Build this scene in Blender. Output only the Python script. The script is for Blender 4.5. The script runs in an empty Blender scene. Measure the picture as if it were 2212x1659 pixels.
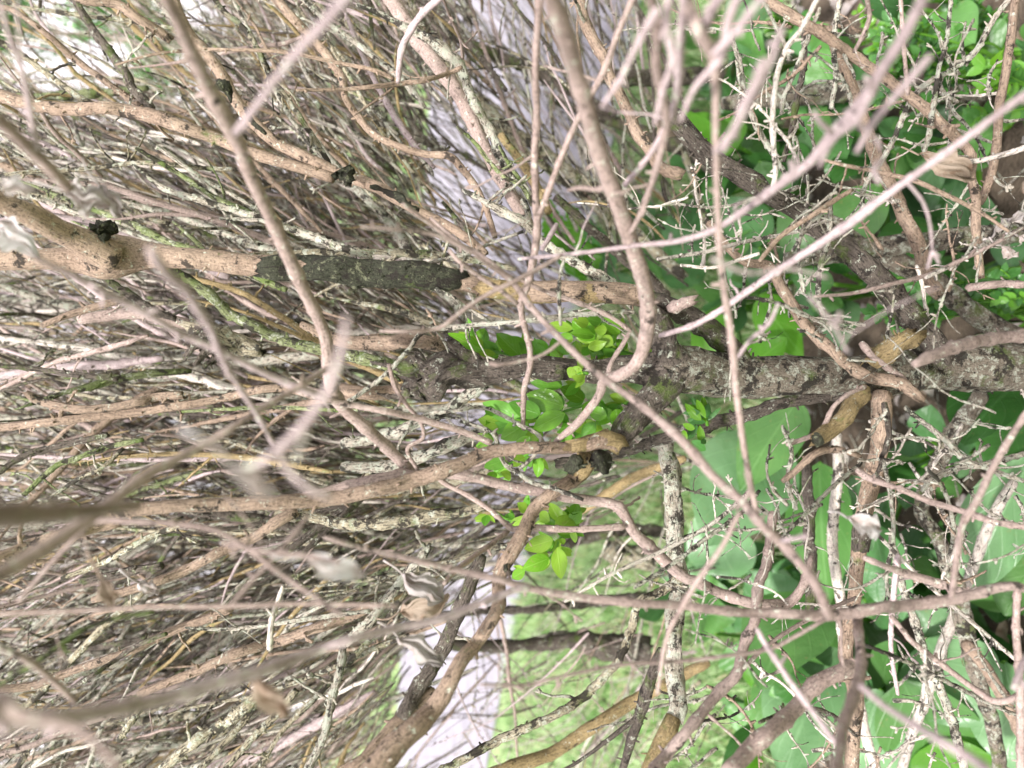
import bpy, math, random
import numpy as np
from mathutils import Vector

# ------------------------------------------------------------------ camera, sky, sun, exposure
scene = bpy.context.scene
COL = scene.collection
PITCH = math.radians(15.0)
CH = 0.70                                    # eye height above the soil
LENS = 26.0
FPX = 2212 * LENS / 36.0                     # focal length in photo units (photo = 2212 x 1659)
CAM = np.array([0.0, 0.0, CH])
FW = np.array([0, math.cos(PITCH), -math.sin(PITCH)])
RT = np.array([0, -math.sin(PITCH), -math.cos(PITCH)])   # phone held on its side: picture right = down
UP = np.array([1.0, 0, 0])
cd = bpy.data.cameras.new("camera"); cam = bpy.data.objects.new("camera", cd); COL.objects.link(cam)
from mathutils import Matrix
cam.matrix_world = Matrix(((RT[0], UP[0], -FW[0], CAM[0]), (RT[1], UP[1], -FW[1], CAM[1]),
                           (RT[2], UP[2], -FW[2], CAM[2]), (0, 0, 0, 1)))
cd.sensor_width = 36; cd.lens = LENS; cd.clip_start = 0.01; cd.clip_end = 2000
cd.dof.use_dof = True; cd.dof.focus_distance = 0.46; cd.dof.aperture_fstop = 6.3
scene.camera = cam

SUN_EL, SUN_AZ = math.radians(52), math.radians(205)      # azimuth clockwise from +Y (behind the photographer, to the left)
world = bpy.data.worlds.new("World"); scene.world = world; world.use_nodes = True
wn = world.node_tree.nodes; wl = world.node_tree.links
sky = wn.new("ShaderNodeTexSky"); sky.sky_type = 'NISHITA'; sky.sun_disc = False
sky.sun_elevation = SUN_EL; sky.sun_rotation = SUN_AZ
sky.air_density = 1.0; sky.dust_density = 5.0; sky.ozone_density = 0.6
bg = wn["Background"]; bg.inputs[1].default_value = 0.13
# bright thin cloud over the clear-sky colour
wt = wn.new("ShaderNodeTexCoord"); wz = wn.new("ShaderNodeTexNoise"); wz.inputs["Scale"].default_value = 2.2; wz.inputs["Detail"].default_value = 6
wl.new(wt.outputs["Generated"], wz.inputs["Vector"])
wr = wn.new("ShaderNodeMapRange"); wr.inputs[1].default_value = 0.3; wr.inputs[2].default_value = 0.55; wr.inputs[3].default_value = 0.55; wr.inputs[4].default_value = 1.0
wl.new(wz.outputs["Fac"], wr.inputs[0])
wm = wn.new("ShaderNodeMix"); wm.data_type = 'RGBA'; wm.inputs[7].default_value = (8.5, 8.0, 8.5, 1)
wl.new(wr.outputs[0], wm.inputs[0]); wl.new(sky.outputs[0], wm.inputs[6]); wl.new(wm.outputs[2], bg.inputs[0])
sd = bpy.data.lights.new("sun", 'SUN'); sd.energy = 3.8; sd.angle = math.radians(5); sd.color = (1.0, 0.945, 0.935)
sun = bpy.data.objects.new("sun", sd); COL.objects.link(sun)
sdir = Vector((math.sin(SUN_AZ) * math.cos(SUN_EL), math.cos(SUN_AZ) * math.cos(SUN_EL), math.sin(SUN_EL)))
sun.rotation_euler = sdir.to_track_quat('Z', 'Y').to_euler()
scene.view_settings.view_transform = 'Standard'; scene.view_settings.look = 'None'
scene.view_settings.exposure = 0.98; scene.view_settings.gamma = 1.0
try:
    scene.cycles.max_bounces = 8; scene.cycles.diffuse_bounces = 4; scene.cycles.transmission_bounces = 4
except Exception: pass

# ------------------------------------------------------------------ helpers
rng = np.random.default_rng(7)
R = random.Random(11)
def P(x, y, d):
    """photo unit (x, y) at depth d metres in front of the lens -> world point"""
    return CAM + d * (FW + (x - 1106) / FPX * RT + (829.5 - y) / FPX * UP)
def G(x, y, z=0.0):
    v = FW + (x - 1106) / FPX * RT + (829.5 - y) / FPX * UP
    return CAM + v * ((z - CAM[2]) / v[2])

def new_mat(name):
    m = bpy.data.materials.new(name); m.use_nodes = True
    nt = m.node_tree; n = nt.nodes; b = n["Principled BSDF"]
    return m, n, nt.links, b
def noise(n, l, vec, scale, detail=3, rough=0.6):
    t = n.new("ShaderNodeTexNoise"); t.inputs["Scale"].default_value = scale
    t.inputs["Detail"].default_value = detail; t.inputs["Roughness"].default_value = rough
    l.new(vec, t.inputs["Vector"]); return t.outputs["Fac"]
def ramp(n, l, fac, a, b, va=0.0, vb=1.0):
    r = n.new("ShaderNodeMapRange"); r.inputs[1].default_value = a; r.inputs[2].default_value = b
    r.inputs[3].default_value = va; r.inputs[4].default_value = vb
    l.new(fac, r.inputs[0]); return r.outputs[0]
def mix(n, l, fac, a, b, mode='MIX'):
    m = n.new("ShaderNodeMix"); m.data_type = 'RGBA'; m.blend_type = mode
    if isinstance(fac, float): m.inputs[0].default_value = fac
    else: l.new(fac, m.inputs[0])
    for i, v in ((6, a), (7, b)):
        if isinstance(v, tuple): m.inputs[i].default_value = (*v, 1)
        else: l.new(v, m.inputs[i])
    return m.outputs[2]

def bark(name, c1, c2, dark=(0.03, 0.025, 0.02), dk=0.0, lich=(0.5, 0.52, 0.42), lk=0.0,
         moss=(0.10, 0.15, 0.03), mk=0.0, streak=0.5, bump=0.5):
    m, n, l, b = new_mat(name)
    tc = n.new("ShaderNodeTexCoord"); ob = tc.outputs["Object"]; uv = tc.outputs["UV"]
    mp = n.new("ShaderNodeMapping"); mp.inputs["Scale"].default_value = (1.0, 0.16, 1.0); l.new(uv, mp.inputs[0])
    oi = n.new("ShaderNodeObjectInfo")
    col = mix(n, l, ramp(n, l, noise(n, l, ob, 55), 0.35, 0.65), c1, c2)
    sp = noise(n, l, ob, 650, 4, 0.75)
    col = mix(n, l, ramp(n, l, sp, 0.35, 0.7, 0.0, 0.55), col, tuple(min(1, v * 1.5) for v in c2))
    col = mix(n, l, ramp(n, l, sp, 0.46, 0.30, 0.0, 0.75), col, tuple(v * 0.45 for v in c1))
    st = noise(n, l, mp.outputs[0], 900, 4, 0.7)
    if streak > 0:
        col = mix(n, l, ramp(n, l, st, 0.50, 0.38, 0.0, streak), col, dark)
    if lk > 0:
        f = noise(n, l, ob, 190, 5, 0.8); t = 0.62 - 0.2 * lk
        col = mix(n, l, ramp(n, l, f, t, t + 0.05), col, lich)
    if mk > 0:
        f = noise(n, l, ob, 48, 4, 0.7); t = 0.66 - 0.3 * mk
        col = mix(n, l, ramp(n, l, f, t, t + 0.12, 0, 0.85), col, moss)
    if dk > 0:
        f = noise(n, l, ob, 75, 5, 0.75); t = 0.66 - 0.25 * dk
        col = mix(n, l, ramp(n, l, f, t, t + 0.04, 0, 0.92), col, dark)
    hv = n.new("ShaderNodeHueSaturation"); l.new(col, hv.inputs["Color"])
    l.new(ramp(n, l, oi.outputs["Random"], 0, 1, 0.82, 1.18), hv.inputs["Value"])
    l.new(hv.outputs[0], b.inputs["Base Color"])
    b.inputs["Roughness"].default_value = 0.78; b.inputs["Specular IOR Level"].default_value = 0.22
    bp = n.new("ShaderNodeBump"); bp.inputs["Strength"].default_value = bump; bp.inputs["Distance"].default_value = 0.0016
    ad = n.new("ShaderNodeMath"); ad.operation = 'ADD'; l.new(sp, ad.inputs[0]); l.new(st, ad.inputs[1])
    l.new(ad.outputs[0], bp.inputs["Height"]); l.new(bp.outputs[0], b.inputs["Normal"])
    return m

M = {
 'mauve': bark('bark_mauve', (0.19, 0.142, 0.12), (0.31, 0.245, 0.215), dk=0.2, lk=.12, streak=0.35, bump=0.5),
 'pink':  bark('bark_pinkish_grey', (0.265, 0.21, 0.205), (0.39, 0.32, 0.315), dk=.08, lk=.15, streak=0.35, bump=0.4),
 'tan':   bark('bark_tan', (0.195, 0.14, 0.10), (0.33, 0.25, 0.185), dk=0.32, lk=0.1, mk=.04, streak=0.5, bump=.8),
 'ochre': bark('bark_ochre', (0.20, 0.15, 0.07), (0.32, 0.245, 0.125), dk=0.22, lk=0.1, mk=0.25, streak=0.45, bump=.8),
 'dark':  bark('bark_dark', (0.075, 0.062, 0.05), (0.16, 0.135, 0.11), dk=0.3, lk=0.22, mk=0.42, streak=0.9, bump=1.3),
 'black': bark('bark_blackish', (0.022, 0.025, 0.014), (0.065, 0.07, 0.045), dk=0.5, lk=0.3, lich=(.20, .21, .13), mk=0.12, streak=0.9, bump=1.5),
 'trunk': bark('bark_trunk', (0.12, 0.10, 0.075), (0.27, 0.235, 0.18), dk=0.55, lk=0.5, mk=0.40, streak=0.6, bump=1.5),
 'lich':  bark('bark_lichen', (0.29, 0.255, 0.19), (0.50, 0.46, 0.385), dk=0.5, lk=0.62, mk=0.25, streak=0.95, bump=1.2),
 'olive': bark('bark_olive', (0.22, 0.19, 0.12), (0.37, 0.335, 0.24), dk=0.6, lk=0.45, mk=0.4, streak=0.9, bump=1.0),
 'moss':  bark('bark_moss', (0.14, 0.17, 0.07), (0.25, 0.28, 0.14), dk=0.5, lk=0.35, mk=0.6, streak=0.95, bump=1.0),
 'pale':  bark('bark_bleached', (0.46, 0.40, 0.34), (0.64, 0.59, 0.52), dk=0.45, lk=0.3, streak=0.6, bump=.8),
}

def leaf_mat(name, c, c2, trans=0.45, gloss=0.35, vein=0.25, spots=None):
    m, n, l, b = new_mat(name)
    tc = n.new("ShaderNodeTexCoord"); uv = tc.outputs["UV"]
    sx = n.new("ShaderNodeSeparateXYZ"); l.new(uv, sx.inputs[0])
    col = mix(n, l, noise(n, l, tc.outputs["Object"], 30, 3), c, c2)
    # midrib and curved side veins, in the leaf's own surface coordinates
    a = n.new("ShaderNodeMath"); a.operation = 'SUBTRACT'; a.inputs[1].default_value = 0.5; l.new(sx.outputs[0], a.inputs[0])
    ab = n.new("ShaderNodeMath"); ab.operation = 'ABSOLUTE'; l.new(a.outputs[0], ab.inputs[0])
    rib = ramp(n, l, ab.outputs[0], 0.035, 0.012)
    pw = n.new("ShaderNodeMath"); pw.operation = 'MULTIPLY_ADD'; pw.inputs[1].default_value = -0.9
    l.new(ab.outputs[0], pw.inputs[0]); l.new(sx.outputs[1], pw.inputs[2])
    sn = n.new("ShaderNodeMath"); sn.operation = 'MULTIPLY'; sn.inputs[1].default_value = 34; l.new(pw.outputs[0], sn.inputs[0])
    sn2 = n.new("ShaderNodeMath"); sn2.operation = 'SINE'; l.new(sn.outputs[0], sn2.inputs[0])
    sv = ramp(n, l, sn2.outputs[0], 0.9, 1.0, 0, 0.6)
    mx = n.new("ShaderNodeMath"); mx.operation = 'MAXIMUM'; l.new(rib, mx.inputs[0]); l.new(sv, mx.inputs[1])
    ml = n.new("ShaderNodeMath"); ml.operation = 'MULTIPLY'; ml.inputs[1].default_value = vein; l.new(mx.outputs[0], ml.inputs[0])
    col = mix(n, l, ml.outputs[0], col, tuple(min(1, v * 1.6 + 0.08) for v in c2))
    bl = noise(n, l, tc.outputs["Object"], 170, 5, 0.7)
    col = mix(n, l, ramp(n, l, bl, 0.62, 0.70, 0, 0.7), col, (0.30, 0.26, 0.10))
    big = noise(n, l, tc.outputs["Object"], 14, 2)
    col = mix(n, l, ramp(n, l, big, 0.4, 0.65, 0, 0.45), col, tuple(v * f for v, f in zip(c, (0.55, 0.65, 0.6))))
    if spots:
        f = noise(n, l, tc.outputs["Object"], 90, 5, 0.75)
        col = mix(n, l, ramp(n, l, f, 0.5, 0.62), col, spots)
    oi = n.new("ShaderNodeObjectInfo"); hv = n.new("ShaderNodeHueSaturation"); l.new(col, hv.inputs["Color"])
    l.new(ramp(n, l, oi.outputs["Random"], 0, 1, 0.8, 1.2), hv.inputs["Value"])
    l.new(hv.outputs[0], b.inputs["Base Color"])
    b.inputs["Roughness"].default_value = gloss
    bp = n.new("ShaderNodeBump"); bp.inputs["Strength"].default_value = 0.35; bp.inputs["Distance"].default_value = 0.002
    qn = n.new("ShaderNodeMath"); qn.operation = 'MULTIPLY_ADD'; qn.inputs[1].default_value = -2.2
    l.new(noise(n, l, tc.outputs["Object"], 60, 3), qn.inputs[0]); l.new(mx.outputs[0], qn.inputs[2]); l.new(qn.outputs[0], bp.inputs["Height"]); l.new(bp.outputs[0], b.inputs["Normal"])
    tr = n.new("ShaderNodeBsdfTranslucent"); l.new(hv.outputs[0], tr.inputs["Color"])
    ms = n.new("ShaderNodeMixShader"); ms.inputs[0].default_value = trans
    l.new(b.outputs[0], ms.inputs[1]); l.new(tr.outputs[0], ms.inputs[2])
    l.new(ms.outputs[0], n["Material Output"].inputs[0])
    return m
M.update({
 'fresh': leaf_mat('leaf_fresh', (0.11, 0.31, 0.015), (0.20, 0.42, 0.04), 0.45, 0.24, 0.3),
 'lime':  leaf_mat('leaf_lime', (0.21, 0.40, 0.03), (0.30, 0.49, 0.06), 0.45, 0.3, 0.25),
 'box':   leaf_mat('leaf_boxwood', (0.06, 0.20, 0.04), (0.13, 0.34, 0.06), 0.35, 0.3, 0.2),
 'boxl':  leaf_mat('leaf_boxwood_light', (0.11, 0.32, 0.03), (0.18, 0.42, 0.05), 0.4, 0.35, 0.2),
 'broad': leaf_mat('leaf_broad', (0.075, 0.215, 0.045), (0.14, 0.31, 0.08), 0.35, 0.40, 0.22),
 'mint':  leaf_mat('leaf_mint', (0.12, 0.26, 0.10), (0.19, 0.35, 0.16), 0.3, 0.36, 0.2),
 'teal':  leaf_mat('leaf_teal', (0.06, 0.18, 0.05), (0.11, 0.26, 0.09), 0.3, 0.40, 0.2),
 'deep':  leaf_mat('leaf_deep', (0.045, 0.16, 0.03), (0.08, 0.23, 0.05), 0.35, 0.32, 0.25),
 'bright':leaf_mat('leaf_bright', (0.10, 0.32, 0.02), (0.16, 0.40, 0.04), 0.55, 0.4, 0.25),
 'dry':   leaf_mat('leaf_dry_brown', (0.32, 0.24, 0.18), (0.45, 0.36, 0.28), 0.3, 0.75, 0.04, (0.22, 0.15, 0.10)),
 'drygrey': leaf_mat('leaf_dry_grey', (0.42, 0.37, 0.35), (0.55, 0.50, 0.48), 0.3, 0.75, 0.04, (0.30, 0.25, 0.22)),
 'drywhite': leaf_mat('leaf_dry_white', (0.50, 0.46, 0.45), (0.66, 0.62, 0.61), 0.3, 0.6, 0.03, (0.36, 0.30, 0.27)),
})

class MB:
    """collects surfaces, then links them as ONE mesh object"""
    def __init__(s): s.v = []; s.f = []; s.uv = []; s.mi = []; s.n = 0
    def add(s, v, f, uv, mi=0):
        s.v.append(v); s.f.append(f + s.n); s.uv.append(uv); s.mi.append(np.full(len(f), mi, np.int32)); s.n += len(v)
    def build(s, name, mats, parent=None, smooth=True):
        v = np.concatenate(s.v); f = np.concatenate(s.f); uv = np.concatenate(s.uv); mi = np.concatenate(s.mi)
        loc = np.zeros(3)
        if parent is not None: loc = np.array(parent.get('_o', (0, 0, 0)))
        me = bpy.data.meshes.new(name)
        me.vertices.add(len(v)); me.vertices.foreach_set("co", (v - loc).astype(np.float32).ravel())
        me.loops.add(f.size); me.loops.foreach_set("vertex_index", f.ravel().astype(np.int32))
        me.polygons.add(len(f)); me.polygons.foreach_set("loop_start", np.arange(0, f.size, 4, dtype=np.int32))
        me.polygons.foreach_set("material_index", mi)
        me.polygons.foreach_set("use_smooth", np.full(len(f), smooth))
        ul = me.uv_layers.new(name="uv"); ul.data.foreach_set("uv", uv[f.ravel()].astype(np.float32).ravel())
        me.update(calc_edges=True); me.validate()
        for m_ in (mats if isinstance(mats, list) else [mats]): me.materials.append(m_)
        o = bpy.data.objects.new(name, me); COL.objects.link(o)
        if parent is not None:
            o.parent = parent; o['_o'] = list(map(float, loc))
        return o

def recentre(o):
    """move a top-level mesh's origin to its first vertex ring"""
    me = o.data; n = len(me.vertices); co = np.empty(n * 3, np.float32); me.vertices.foreach_get("co", co)
    co = co.reshape(-1, 3); c = co[:8].mean(0); me.vertices.foreach_set("co", (co - c).ravel())
    o.location = c; o['_o'] = [float(t) for t in c]; return o
def tag(o, label=None, cat=None, group=None, kind=None):
    if label: o['label'] = label
    if cat: o['category'] = cat
    if group: o['group'] = group
    if kind: o['kind'] = kind
    return o
def empty(name, loc):
    o = bpy.data.objects.new(name, None); COL.objects.link(o); o.location = loc; o['_o'] = [float(t) for t in loc]
    o.empty_display_size = 0.02
    return o

def spline(c, step):
    """Catmull-Rom through rows of c (x, y, z, r), resampled at about 'step' metres"""
    c = np.asarray(c, float)
    if len(c) == 2: c = np.array([c[0], (c[0] + c[1]) / 2, c[1]])
    e = np.vstack([2 * c[0] - c[1], c, 2 * c[-1] - c[-2]]); e[:, 3] = np.maximum(e[:, 3], 1e-5)
    out = []
    for i in range(1, len(e) - 2):
        p0, p1, p2, p3 = e[i - 1], e[i], e[i + 1], e[i + 2]
        k = max(2, int(np.linalg.norm((p2 - p1)[:3]) / step))
        t = np.linspace(0, 1, k, endpoint=False)[:, None]
        out.append(0.5 * (2 * p1 + (p2 - p0) * t + (2 * p0 - 5 * p1 + 4 * p2 - p3) * t ** 2 + (3 * p1 - p0 - 3 * p2 + p3) * t ** 3))
    out.append(e[-2][None]); o = np.vstack(out); o[:, 3] = np.maximum(o[:, 3], 2e-4); return o

def tube(mb, c, sides=9, rough=0.12, wob=0.0, nodes=0.0, step=None, mi=0, ragged=False, cap=True, nubs=0.0):
    c = np.asarray(c, float); rm = c[:, 3].mean()
    s = spline(c, step or max(rm * 1.1, 0.0022)); n = len(s)
    p = s[:, :3].copy(); r = s[:, 3].copy()
    d = np.gradient(p, axis=0); ln = np.linalg.norm(d, axis=1, keepdims=True); ln[ln == 0] = 1; d /= ln
    L = np.concatenate([[0], np.cumsum(np.linalg.norm(np.diff(p, axis=0), axis=1))])
    if wob:
        for fr in (18, 41, 90):
            for a in range(3): p[:, a] += wob * rm * 20 / fr * np.sin(L * fr * rng.uniform(.8, 1.2) + rng.uniform(0, 6.28)) * np.minimum(1, L / 0.02)
    a = np.cross(d, [0.31, 0.73, 0.61]); a /= np.linalg.norm(a, axis=1, keepdims=True); b = np.cross(d, a)
    th = np.linspace(0, 2 * math.pi, sides + 1)
    rr = np.ones((n, sides + 1)) * r[:, None]
    for k in range(4):
        fr = rng.uniform(0.6, 3.0) / max(rm, 1e-3) * (0.5 if k < 2 else 1); m_ = rng.integers(1, 4)
        rr *= 1 + rough * 0.5 * np.sin(L[:, None] * fr + m_ * th[None] + rng.uniform(0, 6.28))
    g = rng.normal(0, rough * 0.45, (n, sides + 1)); g[:, -1] = g[:, 0]; rr *= 1 + g
    if nodes:
        x = 0.004
        while x < L[-1]:
            rr *= 1 + nodes * np.exp(-((L - x) / (rm * 0.9)) ** 2)[:, None]; x += rng.uniform(5, 12) * rm + 0.004
    if cap: 
        rr[0] *= 0.9; rr[-1] *= .92
    v = p[:, None] + rr[..., None] * (np.cos(th)[None, :, None] * a[:, None] + np.sin(th)[None, :, None] * b[:, None])
    if ragged:
        j = rng.normal(0, 1, sides + 1) * rm * 0.55; j[-1] = j[0]
        v[-1] += d[-1] * j[:, None]
        j = rng.normal(0, 1, sides + 1) * rm * 0.55; j[-1] = j[0]; v[0] -= d[0] * j[:, None]; p_end = p[-1] - d[-1] * rm * 0.5
    else:
        j = rng.normal(0, 1, sides + 1) * r[-1] * 0.16; j[-1] = j[0]; v[-1] += d[-1] * j[:, None]; p_end = p[-1] + d[-1] * r[-1] * 0.05
    uv = np.stack([np.broadcast_to(th[None] / (2 * math.pi) * 2 * math.pi * rm, (n, sides + 1)), np.broadcast_to(L[:, None], (n, sides + 1))], -1)
    vv = [v.reshape(-1, 3)]; uu = [uv.reshape(-1, 2)]
    i = np.arange(n - 1)[:, None] * (sides + 1) + np.arange(sides)[None]
    f = np.stack([i, i + 1, i + sides + 2, i + sides + 1], -1).reshape(-1, 4)
    base = n * (sides + 1)
    vv += [np.array([p[0] - d[0] * r[0] * 0.35, p_end])]; uu += [np.array([[0, 0], [0, L[-1]]])]
    j = np.arange(0, sides - 1, 2); 
    # end caps as quads fanned round the centre
    f0 = np.stack([np.full(len(j), base), (j + 2) % (sides + 1), j + 1, j], -1)
    q = (n - 1) * (sides + 1)
    f1 = np.stack([np.full(len(j), base + 1), q + j, q + j + 1, q + j + 2], -1)
    mb.add(np.vstack(vv), np.vstack([f, f0, f1]), np.vstack(uu), mi)
    if nubs:
        k = int(L[-1] / 0.01 * nubs)
        for _ in range(k):
            q = rng.integers(2, max(3, n - 2)); an = rng.uniform(0, 6.28)
            o = math.cos(an) * a[q] + math.sin(an) * b[q]; dd = o + d[q] * rng.uniform(-.6, .6)
            h = rng.uniform(0.0012, 0.0036); st = p[q] + o * r[q] * 0.75
            cone(mb, st, st + dd * (h + r[q] * 0.2), rng.uniform(0.0006, 0.0012), mi)
    return s
def cone(mb, p0, p1, r, mi=0, r1=None):
    d = p1 - p0; d = d / (np.linalg.norm(d) + 1e-9); a = np.cross(d, [0.3, 0.7, 0.6]); a /= np.linalg.norm(a); b = np.cross(d, a)
    th = np.linspace(0, 2 * math.pi, 5); r1 = r * 0.55 if r1 is None else r1
    ring = np.cos(th)[:, None] * a + np.sin(th)[:, None] * b
    v = np.vstack([p0 + ring * r, p1 + ring * r1, (p1 + d * r1 * .5)[None]])
    f = [[i, i + 1, i + 6, i + 5] for i in range(4)] + [[10, 5, 6, 7], [10, 7, 8, 9]]
    mb.add(v, np.array(f), np.tile([[0.0, 0.0]], (11, 1)), mi)

def leaf(mb, base, tip, nrm, width, bend=0.15, fold=0.15, tip_pow=1.0, nu=7, nv=10, wavy=0.0, mi=0, teeth=0.0, crumple=0.0):
    base, tip, nrm = map(lambda q: np.asarray(q, float), (base, tip, nrm))
    ax = tip - base; L = np.linalg.norm(ax); ax = ax / L
    sd_ = np.cross(ax, nrm); sd_ /= np.linalg.norm(sd_); nr = np.cross(sd_, ax)
    t = np.linspace(0, 1, nv); u = np.linspace(-1, 1, nu)
    w = np.sin(np.pi * np.clip(t, 0, 1) ** tip_pow) ** 0.75; w[0] = 0.06; w[-1] = 0.03
    w = np.maximum(w, 0.03)
    if teeth: w = w * (1 + teeth * np.where(np.arange(nv) % 2, 1, -1) * (t > .1))
    ph = rng.uniform(0, 6.28)
    wl_ = w[:, None] * np.ones((1, nu))
    if crumple: wl_ = wl_ * np.where(np.arange(nu)[None] < nu // 2, 1 + crumple * np.repeat(rng.normal(0, .45, (nv + 2) // 3), 3)[:nv, None], 1 + crumple * np.repeat(rng.normal(0, .45, (nv + 2) // 3), 3)[:nv, None])
    T, U = np.meshgrid(t, u, indexing='ij')
    pos = base + ax * (T[..., None] * L) + sd_ * (U * wl_ * width / 2)[..., None]
    h = bend * L * (np.sin(np.pi * T * 0.75) - T * 0.7) + fold * width * np.abs(U) ** 1.3 * w[:, None] * .5 \
        + wavy * width * np.sin(T * 13 + ph + U * 2) * np.abs(U) * 0.5
    if crumple:
        for k_ in range(5):
            f1, f2 = rng.uniform(2, 9, 2); h = h + crumple * width * .16 * np.sin(T * f1 + U * f2 + rng.uniform(0, 6.28))
        pos = pos + sd_ * (crumple * width * .12 * np.sin(T * 11 + ph))[..., None]
    pos = pos + nr * h[..., None]
    uv = np.stack([(U + 1) / 2, T], -1)
    i = np.arange(nv - 1)[:, None] * nu + np.arange(nu - 1)[None]
    f = np.stack([i, i + 1, i + nu + 1, i + nu], -1).reshape(-1, 4)
    mb.add(pos.reshape(-1, 3), f, uv.reshape(-1, 2), mi)

def toward(p):      # unit vector from a point to where the photographer stands
    v = CAM - np.asarray(p); return v / np.linalg.norm(v)
def rand_unit():
    v = rng.normal(0, 1, 3); return v / np.linalg.norm(v)

# ------------------------------------------------------------------ setting
def sheet(name, pts, mat, z, kind='structure'):
    me = bpy.data.meshes.new(name); me.from_pydata([(p[0], p[1], z) for p in pts], [], [tuple(range(len(pts)))])
    me.materials.append(mat); o = bpy.data.objects.new(name, me); COL.objects.link(o); o['kind'] = kind; return o
m, n, l, b = new_mat('lawn_soil'); tc = n.new("ShaderNodeTexCoord")
c = mix(n, l, ramp(n, l, noise(n, l, tc.outputs["Object"], 14, 6), .4, .6), (0.10, 0.20, 0.05), (0.24, 0.36, 0.13))
c = mix(n, l, ramp(n, l, noise(n, l, tc.outputs["Object"], 60, 5, .8), .5, .64, 0, .7), c, (0.35, 0.32, 0.20))
l.new(c, b.inputs["Base Color"]); b.inputs["Roughness"].default_value = .95; M['lawn'] = m
m, n, l, b = new_mat('path_paving'); tc = n.new("ShaderNodeTexCoord")
c = mix(n, l, ramp(n, l, noise(n, l, tc.outputs["Object"], 9, 8, .75), .35, .65), (0.19, 0.185, 0.205), (0.31, 0.30, 0.33))
c = mix(n, l, ramp(n, l, noise(n, l, tc.outputs["Object"], 300, 3, .8), .56, .66, 0, .5), c, (0.10, 0.095, 0.10))
l.new(c, b.inputs["Base Color"]); b.inputs["Roughness"].default_value = .9; M['path'] = m
m, n, l, b = new_mat('soil'); tc = n.new("ShaderNodeTexCoord")
c = mix(n, l, ramp(n, l, noise(n, l, tc.outputs["Object"], 40, 6, .7), .35, .65), (0.10, 0.075, 0.05), (0.26, 0.20, 0.14))
l.new(c, b.inputs["Base Color"]); b.inputs["Roughness"].default_value = 1
bp = n.new("ShaderNodeBump"); bp.inputs["Distance"].default_value = .02; l.new(noise(n, l, tc.outputs["Object"], 120, 6, .7), bp.inputs["Height"]); l.new(bp.outputs[0], b.inputs["Normal"]); M['soil'] = m
sheet('ground', [(-300, -300), (300, -300), (300, 300), (-300, 300)], M['lawn'], 0)
e1, e2 = G(1335, 270), G(1095, 1450); f1, f2 = G(925, 300), G(862, 1500)
def ext(p, q, k0, k1): d = q - p; return [p - d * k0, q + d * k1]
a1, a2 = ext(e1, e2, 6, 8); b1, b2 = ext(f1, f2, 3, 3)
sheet('path', [a1, a2, b2, b1], M['path'], 0.006)
sheet('soil_bed', [(-1.6, -0.6), (1.6, -0.6), (1.6, 0.98), (0.7, 1.04), (0.1, 0.99), (-0.6, 1.03), (-1.6, 0.95)], M['soil'], 0.004)

# lawn blades: nobody could count them
def grass():
    mb = MB(); k = 0; V = []; 
    ms = []
    for nm, c1 in (('grass_light', (0.48, 0.62, 0.34)), ('grass_green', (0.22, 0.40, 0.13)), ('grass_dark', (0.09, 0.20, 0.05)), ('grass_straw', (0.55, 0.50, 0.32))):
        m_, n, l, b = new_mat(nm); tr = n.new("ShaderNodeBsdfTranslucent"); mx = n.new("ShaderNodeMixShader"); mx.inputs[0].default_value = .3
        b.inputs["Base Color"].default_value = (*c1, 1); tr.inputs[0].default_value = (*c1, 1); b.inputs["Roughness"].default_value = .45
        l.new(b.outputs[0], mx.inputs[1]); l.new(tr.outputs[0], mx.inputs[2]); l.new(mx.outputs[0], n["Material Output"].inputs[0]); ms.append(m_)
    N = 60000
    x = rng.uniform(-1.7, 1.7, N); y = 0.95 + rng.uniform(0, 1, N) ** 1.3 * 1.7
    x[50000:] = rng.uniform(-4, 4, 10000); y[50000:] = rng.uniform(4.5, 8, 10000)
    d = (e2 - e1)[:2]; nn = np.array([-d[1], d[0]]); nn /= np.linalg.norm(nn)
    if nn[1] < 0: nn = -nn
    side = (np.stack([x, y], 1) - e1[:2]) @ nn
    dd = (f2 - f1)[:2]; n2 = np.array([-dd[1], dd[0]]); n2 /= np.linalg.norm(n2)
    if n2[1] < 0: n2 = -n2
    s2 = (np.stack([x, y], 1) - f1[:2]) @ n2
    keep = (side < 0) | (s2 > 0.0)
    x, y = x[keep], y[keep]; N = len(x)
    h = rng.uniform(.02, .055, N); w = rng.uniform(.0012, .0025, N); far = y > 4; h[far] *= 1.4; w[far] *= 4
    a = rng.uniform(0, 6.28, N); lx = rng.normal(0, .5, N) * h; ly = rng.normal(0, .5, N) * h
    p = np.stack([x, y, np.zeros(N)], 1); o = np.stack([np.cos(a) * w, np.sin(a) * w, np.zeros(N)], 1)
    mid = p + np.stack([lx * .4, ly * .4, h * .6], 1); t = p + np.stack([lx, ly, h], 1)
    v = np.stack([p - o, p + o, mid + o * .8, mid - o * .8, t + o * .1, t - o * .1], 1).reshape(-1, 3)
    i = np.arange(N)[:, None] * 6
    f = np.concatenate([i + np.array([[0, 1, 2, 3]]), i + np.array([[3, 2, 4, 5]])])
    mb.add(v, f, np.zeros((len(v), 2)))
    tone = (np.sin(x * 31 + np.sin(y * 23)) * np.sin(y * 37 + 1.3 * np.sin(x * 17))); q = np.clip((1.2 - tone * 1.3 + rng.normal(0, .7, N)).astype(int), 0, 2); q[rng.random(N) < .12] = 3
    mb.mi = [np.concatenate([q, q]).astype(np.int32)]
    o = mb.build('lawn_grass', ms, smooth=False); tag(o, 'bright green lawn grass beyond and beside the grey path', 'grass', kind='stuff')
grass()
NF = 11000
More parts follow.
